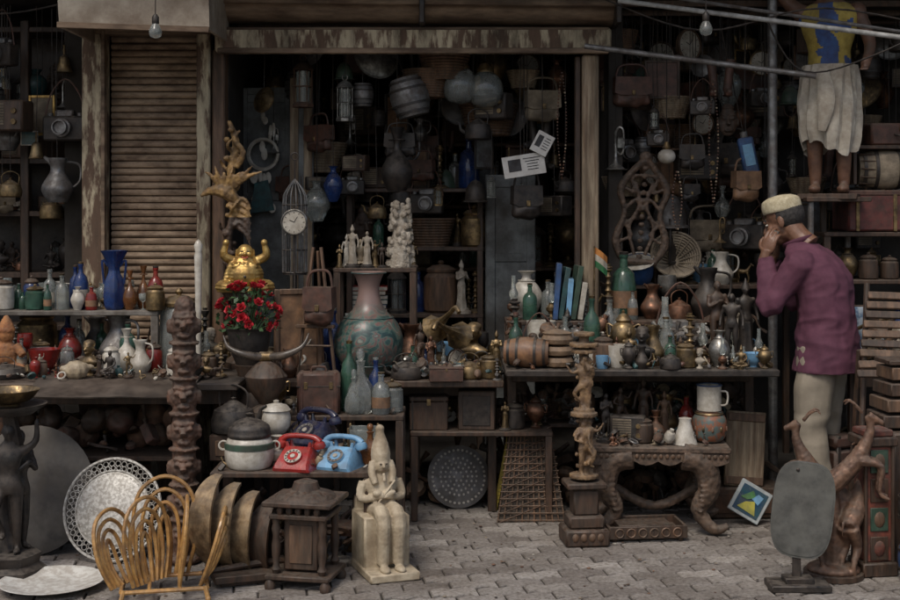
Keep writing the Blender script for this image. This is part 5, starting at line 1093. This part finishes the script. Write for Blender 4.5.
v,f=blob(q,.008,1,sfold); g=G(); g.add(v,f,shirt)
q=[(-.098+.068*cos(t*2*pi/24),.073*sin(t*2*pi/24),1.412+.026*cos(t*2*pi/24)) for t in range(24)]; g.tube(q,.012,shirt,8,closed=True,flat=(.6,1.5))
part(g,'shirt')
HT=Tr(-.175,0,1.522)@Ro(0,-22,0)
q=G(); q.ball((.012,0,.03),(.094,.075,.088),X0,20); q.ball((-.03,0,-.03),(.066,.06,.08),X0,18); q.ball((-.05,0,-.085),(.04,.042,.028),X0); q.ball((-.01,0,-.065),(.06,.055,.04),X0)
q.tube([(-.088,0,.012),(-.112,0,-.028),(-.10,0,-.04)],[.009,.016,.012],X0,8,3); q.tube([(-.083,-.035,.022),(-.094,0,.02),(-.083,.035,.022)],.011,X0,8,3)
for s in(-1,1): q.ball((-.10,s*.011,-.036),(.01,.008,.008),X0); q.ball((-.065,s*.045,-.02),(.02,.014,.016),X0); q.ball((.008,s*.076,-.012),(.018,.010,.032),X0,rot=Ro(0,12,0))
q.ball((-.093,0,-.058),(.01,.022,.006),X0); q.ball((-.091,0,-.069),(.010,.019,.006),X0)
q.tube([(.02,0,-.04),(.045,0,-.11),(.075,0,-.17)],[.058,.055,.062],X0,14,3)
v,f=blob(q,.0052,3); g=G(); g.add(v,f,skin,HT)
for s in(-1,1): g.ball((-.082,s*.030,.004),(.008,.011,.006),white,10,T=HT); g.ball((-.0885,s*.030,.004),(.003,.005,.005),black,8,T=HT)
hair=M('greying_hair',(.045,.04,.036),(.018,.016,.015),.8,dirt=.2,sc=70,dust=0)
for s in(-1,1): g.tube([(-.088,s*.014,.026),(-.086,s*.03,.031),(-.074,s*.045,.026)],.0045,hair,6,3,T=HT)
g.tube([(-.092,-.024,-.052),(-.106,0,-.047),(-.092,.024,-.052)],.0055,hair,6,3,T=HT)
q=G(); q.ball((.028,0,.022),(.087,.0805,.085),X0,22); 
vv,vf=blob(q,.006,1,lambda p:.0025*noise.noise(p*160)); 
keep=[fc for fc in vf if all((vv[i][0]>-.025 and vv[i][2]>-.075+.4*max(0,.03-vv[i][0])) for i in fc)]
g.add(vv,keep,hair,HT); part(g,'head')
capm=M('knitted_cap',(.54,.48,.33),(.40,.34,.22),.95,dirt=.3,dirtc=(.2,.16,.09),sc=60,bump=.6,dust=0)
g=G(); g.lathe(sp([(.088,-.012),(.0925,0),(.092,.03),(.084,.052),(.055,.068)],3)+[(.02,.074),(0,.075)],capm,32,HT@Tr(.012,0,.055)@Ro(0,10,0)@Sc(1.09,.93,1)); part(g,'cap')
def hand(wr,fd,pn,side,nm,extra=None,curl=1):
    fd=Vector(fd).normalized(); pn=Vector(pn); pn=(pn-fd*pn.dot(fd)).normalized(); sd=fd.cross(pn)*side; wr=Vector(wr)
    q=G(); Mx=Matrix((( fd.x,sd.x,pn.x,0),(fd.y,sd.y,pn.y,0),(fd.z,sd.z,pn.z,0),(0,0,0,1)))
    q.ball((0,0,0),(.050,.040,.017),X0,14,T=Tr(*(wr+fd*.045))@Mx); q.tube([tuple(wr-fd*.05),tuple(wr+fd*.02)],[.029,.026],X0,10)
    for k,(off,ln) in enumerate(((.029,.070),(.010,.080),(-.010,.074),(-.028,.058))):
        p=wr+fd*(.080-.004*abs(k-1))+sd*off; P=[tuple(p-fd*.03),tuple(p)]; a=0
        for l_,c_ in((.45,32),(.30,45),(.25,35)):
            a+=radians(c_*curl); p=p+(fd*cos(a)+pn*sin(a))*ln*l_; P.append(tuple(p))
        q.tube(P,[.0095,.0098,.0088,.0078,.0062],X0,8,3)
    p=wr+fd*.02+sd*.03; P=[tuple(wr+fd*.02+sd*.012),tuple(p),tuple(p+fd*.028+sd*.020+pn*.012),tuple(p+fd*.055+sd*.018+pn*.028)]
    q.tube(P,[.014,.013,.0105,.008],X0,8,3)
    v,f=blob(q,.0032,1); g=G(); g.add(v,f,skin)
    if extra: g.box((0,0,0),(.12,.045,.010),black,T=Tr(*(wr+fd*.065+pn*.022))@Mx,bev=.003)
    part(g,nm)
hand(lerp(LE,LH,.93),Vector((.30,.08,1)),Vector((.1,1,-.05)),1,'left_hand',extra=1,curl=.7)
hand(lerp(RE,RH,.93),Vector((.10,-.05,1)),Vector((.3,-1,0)),-1,'right_hand')
g=G()
for s in(-1,1):
    q=G(); q.ball((-.04,s*.11,.045),(.13,.047,.04),X0,16); q.ball((.04,s*.11,.05),(.06,.042,.045),X0); q.box((-.03,s*.11,.012),(.25,.085,.024),X0,bev=.01)
    v,f=blob(q,.007,2); g.add(v,f,leather)
part(g,'shoes')
man.location=(1.84,6.5,.0); man.rotation_euler=(0,0,radians(-34)); man.scale=(1.0,1.0,1.0)
# ---------------- CAMERA / LIGHT ----------------
cam=D.cameras.new('cam'); cam.lens=52; cam.sensor_width=36; cam.shift_y=-95/900; cam.clip_end=1000
co=D.objects.new('camera',cam); COL.objects.link(co); co.location=(0,0,1.6); co.rotation_euler=(radians(90),0,0); scene.camera=co
w=D.worlds.new('World'); scene.world=w; w.use_nodes=True; nt=w.node_tree
sk=nt.nodes.new('ShaderNodeTexSky'); sk.sky_type='NISHITA'; sk.sun_disc=False; elv=radians(56); az=radians(205); sk.sun_elevation=elv; sk.sun_rotation=az; sk.dust_density=4; sk.air_density=1.0
bg=nt.nodes['Background']; nt.links.new(sk.outputs[0],bg.inputs[0]); bg.inputs[1].default_value=.125
sd=Vector((sin(az)*cos(elv),cos(az)*cos(elv),sin(elv)))
sl_=D.lights.new('sun','SUN'); sl_.energy=1.5; sl_.angle=radians(20); sl_.color=(1,.96,.90)
so=D.objects.new('sun',sl_); COL.objects.link(so); so.rotation_euler=sd.to_track_quat('Z','Y').to_euler()
scene.view_settings.view_transform='Standard'; scene.view_settings.look='None'; scene.view_settings.exposure=0
print('OBJECTS',len(D.objects))
